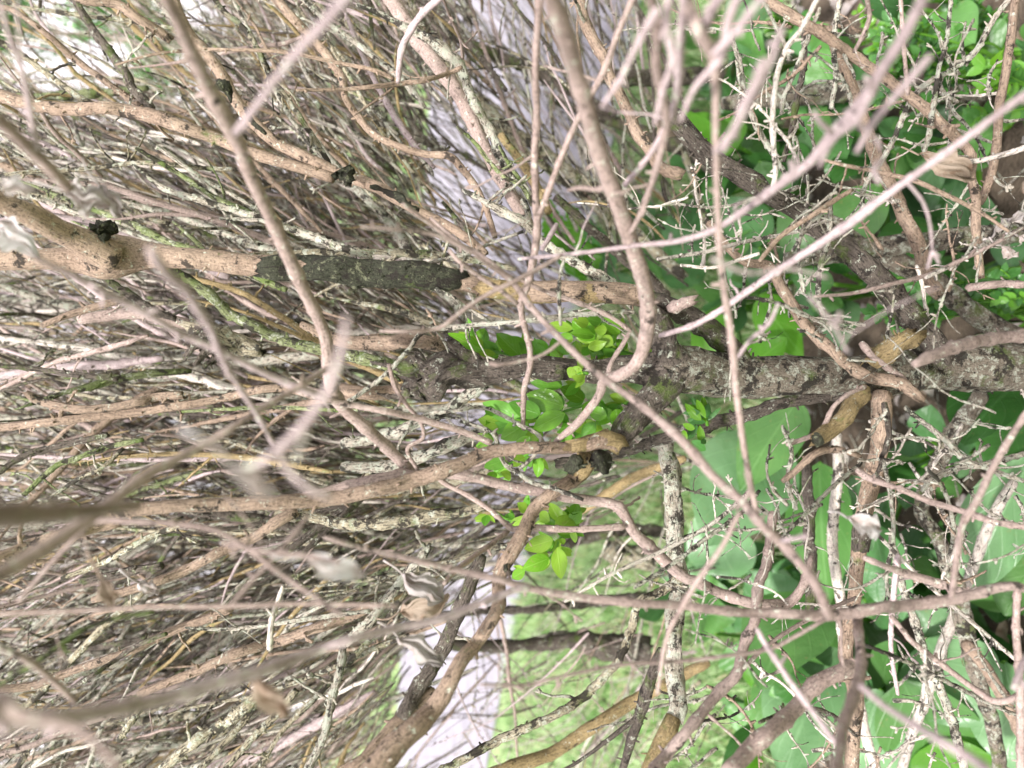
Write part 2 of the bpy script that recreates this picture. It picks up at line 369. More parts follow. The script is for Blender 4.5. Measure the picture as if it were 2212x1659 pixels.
# ------------------------------------------------------------------ traced wood
def pts(sx):
    return [tuple(float(q) for q in t.split()) for t in sx.split(',')]
def ctrl(sx, d0, d1, w0=None, jit=0.012):
    q = pts(sx); k = len(q); out = []; w = w0 or 10
    for i, t in enumerate(q):
        if len(t) > 2: w = t[2]
        out.append([t[0], t[1], w])
    # fill widths that were not given by interpolating between the given ones
    gi = [i for i, t in enumerate(q) if len(t) > 2]
    if gi: ws = np.interp(range(k), gi, [q[i][2] for i in gi])
    else: ws = [w] * k
    L = [0]
    for i in range(1, k): L.append(L[-1] + math.hypot(q[i][0] - q[i-1][0], q[i][1] - q[i-1][1]))
    c = []
    for i in range(k):
        d = d0 + (d1 - d0) * L[i] / max(L[-1], 1) + (R.uniform(-jit, jit) * d0 if 0 < i < k - 1 else 0)
        c.append([*P(q[i][0], q[i][1], d), ws[i] / 2 * d / FPX])
    return np.array(c)

def zone(x, y):
    cx = ['left edge', 'far left', 'left', 'left of centre', 'centre', 'right of centre', 'right', 'far right', 'right edge']
    i = 0 if x < 20 else 8 if x > 2185 else 1 + min(6, int((x - 20) / 2165 * 7))
    cy = ['top edge', 'top', 'upper', 'middle', 'lower', 'bottom', 'bottom edge']
    j = 0 if y < 12 else 6 if y > 1645 else 1 + min(4, int((y - 12) / 1633 * 5))
    return cy[j] + ' ' + cx[i]
CN = {'mauve': 'pinkish brown', 'pink': 'pale pinkish grey', 'tan': 'smooth tan', 'ochre': 'ochre brown', 'dark': 'dark fissured',
      'black': 'blackish', 'trunk': 'rough grey brown', 'lich': 'lichen flecked', 'olive': 'dull olive', 'moss': 'mossy green', 'pale': 'bleached pale'}
used = {}
def autolabel(mat, sx, d0, what='branch'):
    q = pts(sx); w = max([t[2] for t in q if len(t) > 2] or [10])
    s = 'thin' if w < 12 else 'slim' if w < 20 else 'thick' if w < 34 else 'very thick'
    bl = 'blurred ' if d0 < 0.27 else ''
    a, b_ = zone(*q[0][:2]), zone(*q[-1][:2])
    mx, my = [int(t) for t in q[len(q) // 2][:2]]
    base = f"{s} {CN[mat]} {what} from {a} to {b_}" if a != b_ else f"{s} short {CN[mat]} {what} at {a}"
    dx, dy = q[-1][0] - q[0][0], q[-1][1] - q[0][1]
    sl = 'level' if abs(dy) < .3 * abs(dx) else 'upright' if abs(dx) < .3 * abs(dy) else 'falling' if dx * dy > 0 else 'rising'
    bend = 'curved ' if math.hypot(mx - (q[0][0] + q[-1][0]) / 2, my - (q[0][1] + q[-1][1]) / 2) > .1 * math.hypot(dx, dy) else 'straight '
    for pre in (bl, bl + sl + ' ', bl + bend, bl + bend + sl + ' ', sl + ' ', bend, bend + sl + ' ', bl + 'shorter ', bl + 'fainter ', 'lower ', 'smaller ', 'rougher '):
        lab = pre + base
        if len(lab.replace('-', ' ').split()) > 16: lab = lab.replace('left of centre', 'centre left').replace('right of centre', 'centre right')
        if lab not in used and len(lab.replace('-', ' ').split()) <= 16: break
    assert lab not in used, lab
    used[lab] = 1
    return lab

OBJ = {}
SIDE = {'lich': (1.0, 'lich'), 'dark': (.5, 'lich'), 'tan': (.35, 'tan'), 'mauve': (.18, 'mauve'), 'pink': (.3, 'pink'), 'pale': (.8, 'pale'), 'olive': (.5, 'olive'), 'moss': (.5, 'moss')}
def side_twigs(o, s, mat, dens, rmax=0.0012):
    """short knobbly dead side shoots, each its own mesh under the branch"""
    n = len(s); Lt = np.linalg.norm(np.diff(s[:, :3], axis=0), axis=1).sum()
    for _ in range(min(9, int(Lt / 0.035 * dens + R.random()))):
        i = R.randrange(max(1, n // 8), n - 1); d = s[min(i + 1, n - 1), :3] - s[i - 1, :3]; d /= np.linalg.norm(d) + 1e-9
        v = rand_unit(); v -= d * (v @ d) * 0.7; v += d * R.uniform(-.2, .9); v[1] *= 0.5; v /= np.linalg.norm(v)
        ln = R.uniform(.008, .03); p = s[i, :3] + v * s[i, 3] * .5; r = min(rmax, s[i, 3] * .55) * R.uniform(.6, 1)
        c = [[*p, r]]
        for k in range(1, 4):
            v = v + rand_unit() * .35; v /= np.linalg.norm(v); p = p + v * ln / 3; c.append([*p, r * (1 - .12 * k)])
        mb = MB(); tube(mb, c, 6, .22, nodes=.3, step=.002)
        if R.random() < .6:
            e = c[-1][:3]; 
            for _ in range(R.randint(1, 3)): cone(mb, np.array(e), np.array(e) + (v + rand_unit() * .7) * R.uniform(.002, .005), r * 1.1, r1=r * .9)
        t = mb.build('twig', M[mat], o)

def wood(key, name, mat, d0, d1, sx, parent=None, cat='branch', label=None, side=None, tmat=None, **kw):
    c = ctrl(sx, d0, d1); wmax = c[:, 3].max()
    mb = MB(); 
    rough = kw.pop('rough', {'dark': .16, 'trunk': .12, 'lich': .2, 'black': .14, 'olive': .14, 'moss': .14}.get(mat, .06))
    nb = kw.pop('nubs', .8 if mat in ('lich', 'dark', 'tan', 'olive', 'pale') else .35)
    nodes = kw.pop('nodes', .26 if mat in ('mauve', 'pink') else .12 if wmax < .004 else 0)
    s = tube(mb, c, kw.pop('sides', 8 if wmax < .003 else 14 if wmax < .012 else 28), rough, wob=kw.pop('wob', .055 if wmax < .01 else .015), nodes=nodes, nubs=nb, **kw)
    par = OBJ.get(parent) if isinstance(parent, str) else parent
    o = mb.build(name, M[mat], par)
    if par is None:
        recentre(o); tag(o, label or autolabel(mat, sx, d0), cat)
        dn, tm = SIDE.get(mat, (.3, mat))
        side_twigs(o, s, tmat or tm, dn if side is None else side)
    elif label: o['label'] = label
    OBJ[key] = o; OBJ[key + '_s'] = s
    return o

# ---- the shrub itself: trunk, forks, stumps and limbs that grow from it
shrub = empty('old_shrub', P(2700, 800, .55))
tag(shrub, 'old rough-barked shrub whose trunk enters from the right and forks near the centre', 'shrub')
OBJ['shrub'] = shrub
wood('trunk', 'trunk', 'trunk', .58, .43, "2700 800 120, 2230 797 100, 2100 790 104, 1980 798 98, 1850 812 88, 1700 812 84, 1560 808 90, 1490 800 100, 1430 790 96", 'shrub', nubs=1.5, rough=.10)
wood('stump', 'limb', 'dark', .43, .45, "1470 790 90, 1437 787 70, 1337 800 56, 1237 798 48, 1137 793 48, 1037 800 56, 970 806 72, 920 815 84, 876 826 78", 'shrub', ragged=True, nubs=2, rough=.2, label='dark mossy upper fork that ends in a broken stump')
wood('snag', 'snag', 'dark', .44, .44, "1040 795 40, 1000 765 34, 965 735 20", 'stump', ragged=True, rough=.25)
for (a_, b2_) in (("890 800 26, 840 790 10, 800 782 4", .45), ("885 850 24, 850 856 12, 815 850 4", .45), ("920 790 22, 900 760 12, 880 755 5", .445)):
    wood('sn', 'splinter', 'dark', b2_, b2_, a_, 'stump', rough=.25)
wood('fork', 'limb', 'dark', .43, .42, "1460 800 90, 1420 848 74, 1390 880 66, 1362 915 60, 1335 952 50", 'shrub', nubs=2, rough=.14, label='dark fork descending to a sawn end')
wood('fork3', 'limb', 'dark', .43, .42, "1470 790 80, 1442 755 64, 1432 725 54, 1420 690 44, 1400 665 30", 'shrub', nubs=2, rough=.14)
wood('leader', 'limb', 'tan', .43, .43, "1400 648 40, 1370 638 44, 1270 629 44, 1137 630 44, 1070 622 40, 990 605 44, 900 594 48, 800 588 50, 737 582 48, 650 578 46, 570 574 46, 450 562 46, 380 556 46, 310 550 60, 260 552 96, 215 556 100, 170 560 58, 80 560 46, 0 560 46, -80 558 46", 'shrub', nubs=1, label='long smooth tan limb running left with a dark bark sleeve')
wood('sleeve', 'old_bark', 'black', .428, .428, "992 606 50, 940 600 56, 880 594 60, 800 590 60, 737 583 58, 650 580 54, 600 577 52, 568 575 46", 'leader', nubs=2, rough=.14, ragged=True)
wood('link', 'side_branch', 'dark', .45, .43, "1610 790 52, 1550 728 48, 1490 684 46, 1430 656 44, 1380 642 40", 'leader', rough=.16)
wood('stub5', 'stub', 'mauve', .42, .41, "1450 668 24, 1478 654 24, 1502 648 22", 'leader', ragged=True)
wood('inner', 'inner_bark', 'ochre', .427, .427, "1378 640 46, 1330 634 46, 1270 629 46, 1200 629 47, 1137 630 47, 1080 624 44, 1035 614 46", 'leader', rough=.06, ragged=True)
wood('armup', 'side_branch', 'tan', .42, .36, "250 560 76, 205 540 64, 150 510 54, 100 484 50, 50 455 48, 0 436 46, -60 410 44", 'leader')
for a_ in ("188 512 20, 208 506 34, 226 496 30, 248 486 18", "196 498 14, 214 488 18, 238 480 14", "200 520 16, 222 516 20, 236 508 12"):
    wood('scar', 'pruning_scar', 'black', .413, .413, a_, 'leader', rough=.4, nubs=6)
wood('limbmid', 'limb', 'tan', .41, .36, "1330 962 40, 1310 950 38, 1270 960 30, 1230 966 26, 1150 966 26, 1060 975 28, 1000 1000 32, 950 1018 34, 900 1036 34, 800 1062 32, 700 1080 32, 600 1086 32, 500 1090 30, 400 1092 28, 300 1100 30, 200 1108 34", 'shrub', nubs=1, label='tan limb curving from a ragged peeled stub')
wood('limblow', 'limb', 'tan', .42, .32, "1262 965 38, 1268 1000 40, 1240 1035 32, 1204 1056 28, 1154 1100 28, 1130 1156 32, 1091 1216 33, 1078 1256 30, 1080 1306 30, 1057 1350 29, 1030 1390 30, 997 1426 32, 970 1480 38, 937 1533 44, 887 1580 50, 847 1616 56, 800 1675 62, 740 1740 64", 'shrub', nubs=1.4, label='thick speckled tan limb descending to the bottom edge')
wood('peel', 'inner_bark', 'ochre', .412, .40, "1336 960 46, 1312 948 42, 1275 958 34, 1236 965 29", 'limbmid', rough=.14, ragged=True)
wood('peel2', 'inner_bark', 'ochre', .415, .415, "1266 975 42, 1268 1000 44, 1246 1030 36", 'limblow', rough=.12, ragged=True)
wood('knot', 'knot', 'black', .40, .40, "1238 985 24, 1240 1005 34, 1232 1022 22", 'limbmid', rough=.35, nubs=6)
wood('knot2', 'knot', 'black', .405, .405, "1290 975 30, 1300 1000 36, 1310 1022 20", 'limbmid', rough=.35, nubs=6)
for a_ in ("1095 1210 20, 1090 1228 22, 1098 1242 14", "1078 1322 12, 1082 1334 8"):
    wood('ks', 'bark_scar', 'black', .385, .385, a_, 'limblow', rough=.4)
wood('greylow', 'limb', 'dark', .47, .50, "1880 835 26, 1775 858 26, 1691 872 26, 1625 893 28, 1541 916 28, 1475 935 28, 1420 950 24, 1354 975 22, 1280 990 24, 1200 1000 22", 'shrub', nubs=1.5)
wood('downstem', 'limb', 'tan', .47, .45, "1905 850 46, 1903 890 42, 1901 953 40, 1891 1003 38, 1878 1053 38, 1868 1106 36, 1860 1170 34, 1851 1240 30, 1848 1290 28, 1835 1356 28, 1828 1420 32, 1848 1490 34, 1845 1573 30, 1838 1680 30", 'shrub', tmat='tan', label='upright tan stem crossing below the trunk')
wood('dk1', 'old_bark', 'dark', .44, .44, "1870 1110 38, 1862 1150 40, 1860 1190 36", 'downstem', rough=.25)
wood('stub', 'stub', 'ochre', .43, .40, "1865 850 44, 1841 872 38, 1825 903 36, 1791 932 36, 1764 952 34", 'shrub', ragged=True, label='short ochre stub with a dark sawn end')
wood('stubend', 'cut_end', 'black', .398, .398, "1772 946 32, 1760 954 30", 'stub', rough=.1)
wood('och2', 'bark_patch', 'ochre', .44, .44, "1885 785 40, 1908 765 46, 1945 742 42, 1985 724 34", 'shrub', rough=.2, ragged=True, nubs=4)
if 0: wood('och3', 'stub', 'ochre', .43, .42, "1970 815 30, 1988 792 42, 2004 768 38", 'shrub', rough=.2, ragged=True)
wood('x_limb', 'side_branch', 'mauve', .41, .33, "2290 722 26, 2212 726 26, 2141 733 26, 2075 746 26, 2008 770 24, 1975 786 18", 'shrub')
wood('diag', 'limb', 'dark', .46, .43, "1240 -20 24, 1250 0 24, 1270 67 24, 1300 117 24, 1320 173 24, 1354 233 24, 1370 273 24, 1397 317 24, 1430 360 24, 1475 380 30", None, label='slim tan branch descending from the top edge towards the dark diagonal limb', cat='branch')
OBJ['diag'].data.materials[0] = M['tan']; OBJ['diag'].name = 'bare_branch'
wood('darkdiag', 'limb', 'dark', .44, .48, "1430 230 40, 1475 277 40, 1508 316 42, 1558 350 40, 1608 383 40, 1658 417 40, 1708 443 40, 1758 483 44, 1808 520 44, 1880 580 46, 1940 650 50, 2000 720 50, 2040 780 50", 'shrub', nubs=2, label='dark rough diagonal limb in the upper right')
wood('grey2', 'limb', 'trunk', .62, .60, "1780 470 34, 1850 530 44, 1955 572 46, 2025 613 46, 2091 668 46, 2141 700 46, 2212 740 50, 2300 780 60", 'shrub')
wood('grey3', 'limb', 'trunk', .60, .58, "1700 560 40, 1800 548 42, 1908 533 44, 2075 517 46, 2230 500 50, 2320 495 50", 'shrub', nubs=1.5)
wood('lv', 'limb', 'lich', .50, .42, "1438 940 30, 1440 975 36, 1454 1040 38, 1456 1106 38, 1461 1206 38, 1464 1290 38, 1454 1373 36, 1454 1440 38, 1464 1506 38, 1454 1556 40", 'shrub', nubs=1, label='upright lichen-mottled stem left of the lower broad leaves')
wood('lv2', 'limb', 'ochre', .42, .40, "1456 1550 38, 1431 1606 40, 1404 1665 42, 1380 1720 42", 'shrub')

T = wood
# ---- branches close to the lens
T('F1', 'bare_branch', 'mauve', .19, .42, "350 -30 26, 360 0 28, 400 80 30, 440 170 32, 490 262 36, 520 320 30, 545 385 30, 580 460 28, 610 520 30, 650 610 28, 690 690 26, 708 750 28, 715 830 30, 740 878 26, 790 925 26, 840 970 25, 880 1012 24, 905 1032 24", label='blurred thick pinkish brown branch descending from top edge left to the centre node')
T('F1b', 'side_branch', 'pink', .195, .14, "508 288 16, 560 220 17, 640 115 20, 700 50 22, 760 -20 24", 'F1')
T('F2', 'bare_branch', 'mauve', .19, .41, "1180 -60 40, 1192 0 42, 1215 60 44, 1240 150 38, 1265 230 36, 1290 320 36, 1320 400 35, 1345 470 34, 1365 530 34, 1385 590 33, 1398 650 34, 1397 710 32, 1385 765 28, 1362 798 26, 1335 812 24, 1305 820 22, 1296 850 18, 1272 885 18, 1240 922 17, 1205 950 12, 1195 965 9", nodes=.12, label='blurred thick pinkish branch from top edge centre hooking round before the trunk fork')
T('F2b', 'side_branch', 'mauve', .41, .40, "1312 812 10, 1322 780 10, 1345 745 11, 1362 714 9", 'F2')
T('F2c', 'side_branch', 'mauve', .40, .38, "1362 714 9, 1310 680 10, 1237 650 10, 1170 626 9, 1120 600 8", 'F2')
T('F3', 'bare_branch', 'mauve', .27, .42, "1166 -20 17, 1162 60 16, 1157 150 16, 1160 260 16, 1155 330 16, 1157 420 16, 1160 500 17, 1150 570 16, 1135 630 15, 1125 652 14, 1129 690 13, 1142 740 13, 1145 790 13, 1132 840 12, 1130 900 11, 1130 928 8", label='slim pinkish wavy branch hanging from top edge to the fresh leaves left of centre')
T('F4', 'bare_branch', 'mauve', .30, .33, "1375 -20 14, 1337 67 14, 1310 140 14, 1285 190 13, 1250 253 13, 1212 340 13, 1174 440 13, 1160 475 11")
T('F4c', 'bare_branch', 'pink', .38, .38, "1204 483 10, 1188 510 11, 1170 540 10")
T('F5', 'bare_branch', 'mauve', .20, .30, "1460 -40 26, 1481 0 28, 1508 67 30, 1538 117 26, 1545 200 18, 1545 300 15, 1548 400 14, 1552 500 14, 1560 600 14, 1575 690 16, 1585 770 16, 1592 850 15, 1605 950 14, 1620 1040 14, 1636 1112 11", label='blurred slim pinkish branch hanging straight from top edge right of centre', nodes=.05, side=0)
T('F5b', 'side_branch', 'pink', .29, .27, "1592 775 8, 1620 735 9, 1660 700 10, 1682 655 10", 'F5')
T('F5c', 'side_branch', 'pink', .20, .18, "1545 330 12, 1575 290 12, 1605 235 14, 1650 130 20", 'F5')
T('F5d', 'side_branch', 'pink', .20, .17, "1540 118 16, 1580 80 18, 1620 30 18, 1660 -20 18", 'F5')
T('F6', 'bare_branch', 'pink', .20, .36, "2290 160 16, 2212 205 16, 2100 288 16, 2000 360 16, 1900 432 17, 1845 475 22, 1780 520 17, 1700 572 16, 1640 612 15, 1560 668 14, 1500 702 13, 1425 726 11", label='blurred pale pinkish branch slanting from right edge to the trunk fork')
T('F7', 'bare_branch', 'pink', .18, .34, "2010 -30 26, 1990 5 26, 1950 80 25, 1905 150 24, 1870 210 28, 1840 245 26, 1800 290 28, 1750 350 22, 1680 402 20, 1600 460 16, 1540 498 14, 1460 522 12, 1380 530 10, 1240 548 9, 1120 560 7", label='blurred pinkish branch slanting from top edge right towards the centre')
for a_ in ("1870 208 16, 1878 180 14, 1868 165 10", "1830 240 14, 1850 262 12, 1865 275 8", "1800 290 14, 1770 262 12, 1758 240 8", "1690 398 12, 1712 372 10, 1722 340 7", "1905 345 16, 1888 370 14, 1900 395 8"):
    T('f7n', 'spur', 'pink', .22, .21, a_, 'F7')
T('F7b', 'bare_branch', 'mauve', .20, .30, "1400 -30 20, 1420 60 22, 1418 150 20, 1440 260 18, 1425 340 16, 1400 420 13, 1380 470 11, 1360 505 9")
T('F7c', 'bare_branch', 'pink', .2, .3, "1478 -20 18, 1470 80 20, 1462 200 18, 1440 270 14, 1400 340 12, 1350 400 12")
T('F8', 'bare_branch', 'mauve', .33, .25, "930 470 7, 1000 530 8, 1050 560 12, 1110 612 14, 1145 660 14, 1190 710 14, 1250 770 15, 1310 822 16, 1380 872 17, 1440 922 20, 1490 970 22, 1540 1030 20, 1598 1080 20, 1648 1138 22, 1688 1173 22, 1725 1213 21, 1758 1256 20, 1781 1306 22, 1795 1335 20", label='blurred pinkish brown branch slanting from centre down to the long lower branch')
T('F8b', 'side_branch', 'pink', .25, .24, "1688 1168 10, 1720 1162 11, 1745 1158 16", 'F8')
T('F8c', 'side_branch', 'mauve', .26, .25, "1590 1100 10, 1620 1060 11, 1610 1020 8", 'F8')
T('F9', 'bare_branch', 'mauve', .28, .33, "700 1160 8, 737 1172 10, 804 1189 12, 904 1212 13, 1004 1236 14, 1070 1250 15, 1150 1272 17, 1250 1290 18, 1380 1303 18, 1475 1308 18, 1541 1317 20, 1625 1323 20, 1708 1325 21, 1775 1330 24, 1841 1322 26, 1908 1312 25, 1975 1306 25, 2041 1297 25, 2108 1282 23, 2158 1268 21, 2200 1268 18, 2260 1290 16", label='long pinkish brown branch crossing the lower frame from left of centre to right edge')
T('F9b', 'side_branch', 'mauve', .28, .13, "1145 1268 14, 1110 1275 14, 1040 1302 16, 950 1337 16, 850 1358 16, 760 1380 18, 700 1400 20, 640 1422 26, 560 1450 28, 450 1482 30, 350 1510 32, 250 1532 34, 150 1548 38, 60 1556 46, 0 1545 56, -80 1520 60", 'F9')
OBJ['F9b'].data.materials[0] = M['pink']
T('F9c', 'side_branch', 'mauve', .14, .13, "0 1500 30, 40 1540 34, 150 1570 22, 210 1605 20, 260 1665 18", 'F9')
T('F9v', 'side_branch', 'mauve', .33, .20, "1850 1320 22, 1855 1373 20, 1860 1423 22, 1855 1473 24, 1838 1523 26, 1821 1573 24, 1815 1623 24, 1805 1680 26", 'F9')
T('F9w', 'side_branch', 'pink', .22, .17, "1858 1480 14, 1908 1523 14, 1975 1566 16, 2041 1606 20, 2101 1640 24, 2150 1680 26", 'F9')
T('F9x', 'side_branch', 'mauve', .30, .30, "2055 1293 12, 2062 1240 12, 2068 1190 14, 2080 1130 15, 2108 1085 15, 2150 1000 14, 2212 900 14, 2260 840 14", 'F9')
T('F10', 'bare_branch', 'pink', .19, .28, "60 548 12, 120 577 13, 207 622 14, 267 653 14, 333 688 14, 400 727 14, 467 755 14, 533 787 14, 600 820 14, 647 838 16, 700 856 14")
T('F10b', 'bare_branch', 'mauve', .28, .17, "740 795 14, 700 800 14, 650 832 15, 620 850 14, 550 892 15, 500 925 16, 433 965 18, 360 1003 22, 300 1038 24, 217 1103 28, 120 1170 30, 20 1230 34, -60 1270 34")
T('F11', 'bare_branch', 'pink', .16, .26, "325 540 22, 360 590 24, 400 625 24, 430 670 22, 455 710 18, 483 780 15, 517 836 13, 550 886 12, 590 958 10")
T('F12', 'bare_branch', 'pink', .14, .15, "750 685 16, 738 755 16, 715 830 18, 690 872 19, 645 930 20, 600 972 19, 560 1000 15, 505 1012 10", label='blurred whitish grey twig angled beside the pinkish node left of centre', side=0)
T('F12b', 'side_branch', 'pale', .15, .14, "662 915 14, 655 950 15, 640 995 12", 'F12')
T('F12c', 'side_branch', 'pink', .15, .16, "600 972 20, 620 1010 18, 660 1050 16, 720 1075 14", 'F12')
T('F14', 'bare_branch', 'mauve', .12, .20, "-60 1112 66, 0 1112 62, 60 1112 54, 130 1108 44, 200 1102 30, 300 1092 22", label='very blurred brown branch end entering at the left edge below the middle', side=0)
T('F15', 'bare_branch', 'mauve', .40, .43, "650 1075 18, 737 1053 22, 804 1037 24, 870 1026 24, 905 1030 26, 960 1024 22, 1020 1030 22, 1100 1050 22, 1170 1062 22, 1237 1076 22, 1287 1083 22, 1337 1096 22, 1370 1150 24, 1420 1198 26, 1474 1245 24, 1508 1258 22, 1558 1282 22, 1625 1303 23, 1691 1305 23, 1721 1285 20, 1741 1246 16, 1752 1200 9", label='in-focus brown branch running from the centre node down past the lower lichen stem')
T('F15b', 'side_branch', 'mauve', .40, .41, "940 1022 10, 962 1045 11, 1010 1070 11, 1064 1106 11, 1100 1140 12, 1120 1143 14, 1170 1141 14, 1237 1144 14, 1350 1138 14", 'F15')
T('F15c', 'side_branch', 'mauve', .41, .33, "1097 1148 11, 1054 1180 11, 990 1226 10, 960 1260 9", 'F15')
T('F15d', 'side_branch', 'mauve', .40, .39, "905 1020 8, 880 970 9, 914 946 9, 908 910 8, 880 876 9, 854 836 10, 840 786 9", 'F15')
T('F16', 'bare_branch', 'mauve', .36, .40, "640 845 12, 700 862 12, 760 876 13, 837 890 14, 897 903 14, 970 923 14, 1020 940 14, 1062 958 13")
T('F17', 'bare_branch', 'mauve', .30, .32, "820 715 7, 880 716 8, 930 712 9, 960 702 10, 1004 667 10, 1054 635 10, 1114 606 10, 1170 576 10, 1215 550 8")
T('F18', 'bare_branch', 'mauve', .32, .34, "970 540 9, 1000 572 10, 1040 600 10, 1075 622 11, 1118 656 11")
T('F18b', 'bare_branch', 'mauve', .26, .30, "780 490 7, 850 495 8, 930 505 8, 1010 540 8, 1060 575 10, 1110 600 10")
T('F18c', 'bare_branch', 'mauve', .30, .33, "870 440 8, 925 480 9, 985 525 10, 1040 548 10")
T('F19', 'bare_branch', 'mauve', .22, .25, "740 1330 11, 633 1258 11, 583 1222 12, 533 1182 12, 467 1146 12, 383 1132 12, 283 1126 12, 207 1126 12, 167 1159 11, 127 1199 11, 83 1249 10, 40 1300 10")
T('F19b', 'side_branch', 'mauve', .23, .24, "500 1306 10, 550 1249 11, 597 1199 11, 633 1156 10, 667 1112 9", 'F19')
T('F19c', 'bare_branch', 'mauve', .24, .26, "0 1326 9, 167 1319 9, 333 1311 9, 500 1309 10, 667 1304 9, 860 1310 8", label='thin horizontal pinkish twig running from left edge low across the thicket')
T('F19d', 'bare_branch', 'mauve', .22, .24, "-20 1385 15, 67 1432 15, 117 1472 14, 165 1518 14")
T('F19e', 'bare_branch', 'mauve', .20, .22, "737 1216 10, 660 1200 10, 560 1190 10, 480 1172 9")
T('F20', 'bare_branch', 'mauve', .20, .24, "-20 245 30, 0 262 28, 33 292 28, 77 333 27, 110 367 26, 150 408 26", label='blurred thick mauve branch slanting in at the left edge near the top', side=0)
T('F21', 'bare_branch', 'pink', .20, .22, "0 5 11, 12 45 12, 22 80 13, 37 127 14, 53 173 14, 63 227 14, 73 283 14, 82 322 11")
T('F21b', 'side_branch', 'pink', .2, .2, "50 150 7, 44 100 6, 38 40 6, 36 -10 6", 'F21')
T('F22', 'bare_branch', 'mauve', .30, .26, "1793 1330 9, 1775 1342 9, 1715 1376 9, 1658 1403 9, 1575 1416 9, 1475 1428 9, 1341 1436 9, 1204 1463 8, 1137 1480 8, 1037 1478 7")
T('F23', 'bare_branch', 'pink', .28, .24, "1635 1358 11, 1655 1393 12, 1675 1423 12, 1715 1483 13, 1758 1540 13, 1808 1610 13")
T('F24', 'bare_branch', 'mauve', .38, .32, "1838 1440 30, 1818 1450 32, 1758 1483 32, 1708 1540 33, 1661 1583 34, 1618 1620 35, 1570 1675 36", label='thick speckled mauve branch slanting down-left to the bottom edge')
T('F25', 'bare_branch', 'mauve', .42, .34, "1670 1106 18, 1662 1180 20, 1655 1223 22, 1638 1266 22, 1631 1340 22, 1608 1390 22, 1591 1456 24, 1558 1490 24, 1508 1550 24, 1475 1590 25, 1440 1630 25, 1400 1680 26")
T('F26', 'bare_branch', 'mauve', .37, .38, "1865 1204 12, 1908 1222 13, 1958 1240 17, 2025 1260 19, 2065 1276 20, 2120 1285 14")
T('F27', 'bare_branch', 'mauve', .40, .36, "1850 1015 14, 1881 1035 14, 1941 1055 13, 2008 1083 13, 2085 1106 14, 2150 1128 14, 2240 1142 14")
T('F28', 'bare_branch', 'mauve', .38, .36, "1925 1330 10, 1950 1362 11, 1975 1390 12, 2041 1440 12, 2108 1490 13, 2155 1516 14, 2212 1500 14, 2270 1480 14")
T('F29', 'bare_branch', 'mauve', .36, .36, "2198 1270 14, 2195 1356 15, 2201 1440 16, 2205 1540 16, 2204 1680 17")
T('F30', 'bare_branch', 'pink', .30, .28, "2260 1350 14, 2212 1430 14, 2190 1490 14")
T('F31', 'bare_branch', 'mauve', .25, .28, "1598 1106 10, 1560 1180 11, 1510 1250 12, 1475 1310 12, 1440 1380 10, 1420 1500 8")

# ---- sharper branches in the upper half
T('A', 'bare_branch', 'tan', .46, .44, "370 -20 22, 395 50 24, 423 93 25, 467 143 25, 493 187 26, 520 233 26, 567 283 26, 617 320 26, 667 343 25, 737 377 25, 804 400 26, 864 433 24, 920 466 22, 987 500 20, 1050 550 18", tmat='olive')
for a_ in ("478 176 16, 486 186 24, 493 200 18, 500 222 6", "528 232 8, 545 262 10, 560 275 10, 575 290 8", "735 368 8, 742 378 26, 752 384 25, 764 388 9", "800 402 8, 830 412 10, 862 426 16, 880 440 12, 905 455 6"):
    T('as', 'bark_scar', 'black', .435, .435, a_, 'A', rough=.4)
T('B', 'bare_branch', 'tan', .47, .45, "-40 195 28, 0 207 28, 83 230 28, 150 237 27, 233 233 27, 267 240 30, 333 253 30, 400 277 28, 467 300 26, 533 327 24, 600 347 24, 667 367 24, 720 384 24")
T('C', 'bare_branch', 'tan', .42, .44, "150 -20 22, 187 0 22, 250 7 22, 300 40 22, 333 60 21, 370 86 20")
T('Gk', 'bare_branch', 'dark', .5, .5, "150 -20 14, 187 43 16, 217 87 18, 247 127 18, 273 160 18, 290 195 20, 330 235 16", side=1.5)
T('H', 'bare_branch', 'olive', .5, .5, "-10 85 14, 67 133 14, 133 183 14, 187 220 14, 240 240 14")
T('I', 'bare_branch', 'tan', .5, .5, "0 15 12, 33 25 12, 100 73 13, 160 127 14, 233 180 14, 300 227 14, 340 262 14")
T('J', 'bare_branch', 'lich', .44, .45, "290 357 8, 333 393 10, 367 413 13, 433 433 14, 500 453 15, 567 472 16, 667 507 18, 737 535 18, 804 552 18", side=.4)
T('K', 'bare_branch', 'moss', .45, .45, "293 320 8, 350 353 10, 410 390 11, 467 427 11, 567 470 12", side=.6)
T('K2', 'bare_branch', 'lich', .45, .45, "320 303 7, 400 360 8, 450 393 9, 517 430 10, 563 460 11", side=.6)
T('K3', 'bare_branch', 'lich', .44, .44, "474 472 6, 520 474 8, 572 478 9, 640 500 10", side=.5)
T('Lg', 'bare_branch', 'olive', .46, .47, "0 380 9, 60 372 10, 127 369 11, 200 363 10, 283 353 10, 350 353 10, 433 363 10, 517 367 9")
T('N', 'bare_branch', 'olive', .46, .48, "450 -20 10, 483 23 11, 520 53 12, 550 93 12, 573 140 12, 587 170 12, 623 217 12, 663 277 12, 712 355 12", side=1.3)
T('O', 'bare_branch', 'tan', .5, .46, "580 -20 20, 633 40 20, 667 77 20, 703 117 20, 737 167 18, 745 210 15, 770 247 15, 807 290 15, 864 317 15, 920 333 15, 970 337 16, 997 363 16, 1030 407 14, 1050 450 13, 1070 512 12")
T('Pm', 'bare_branch', 'mauve', .5, .47, "835 -20 32, 877 47 33, 920 110 32, 964 167 31, 1004 227 30, 1027 277 30, 1054 333 29, 1087 393 29, 1120 450 28, 1146 490 24", nubs=1.5, label='thick pinkish tan branch slanting in focus from top edge left of centre')
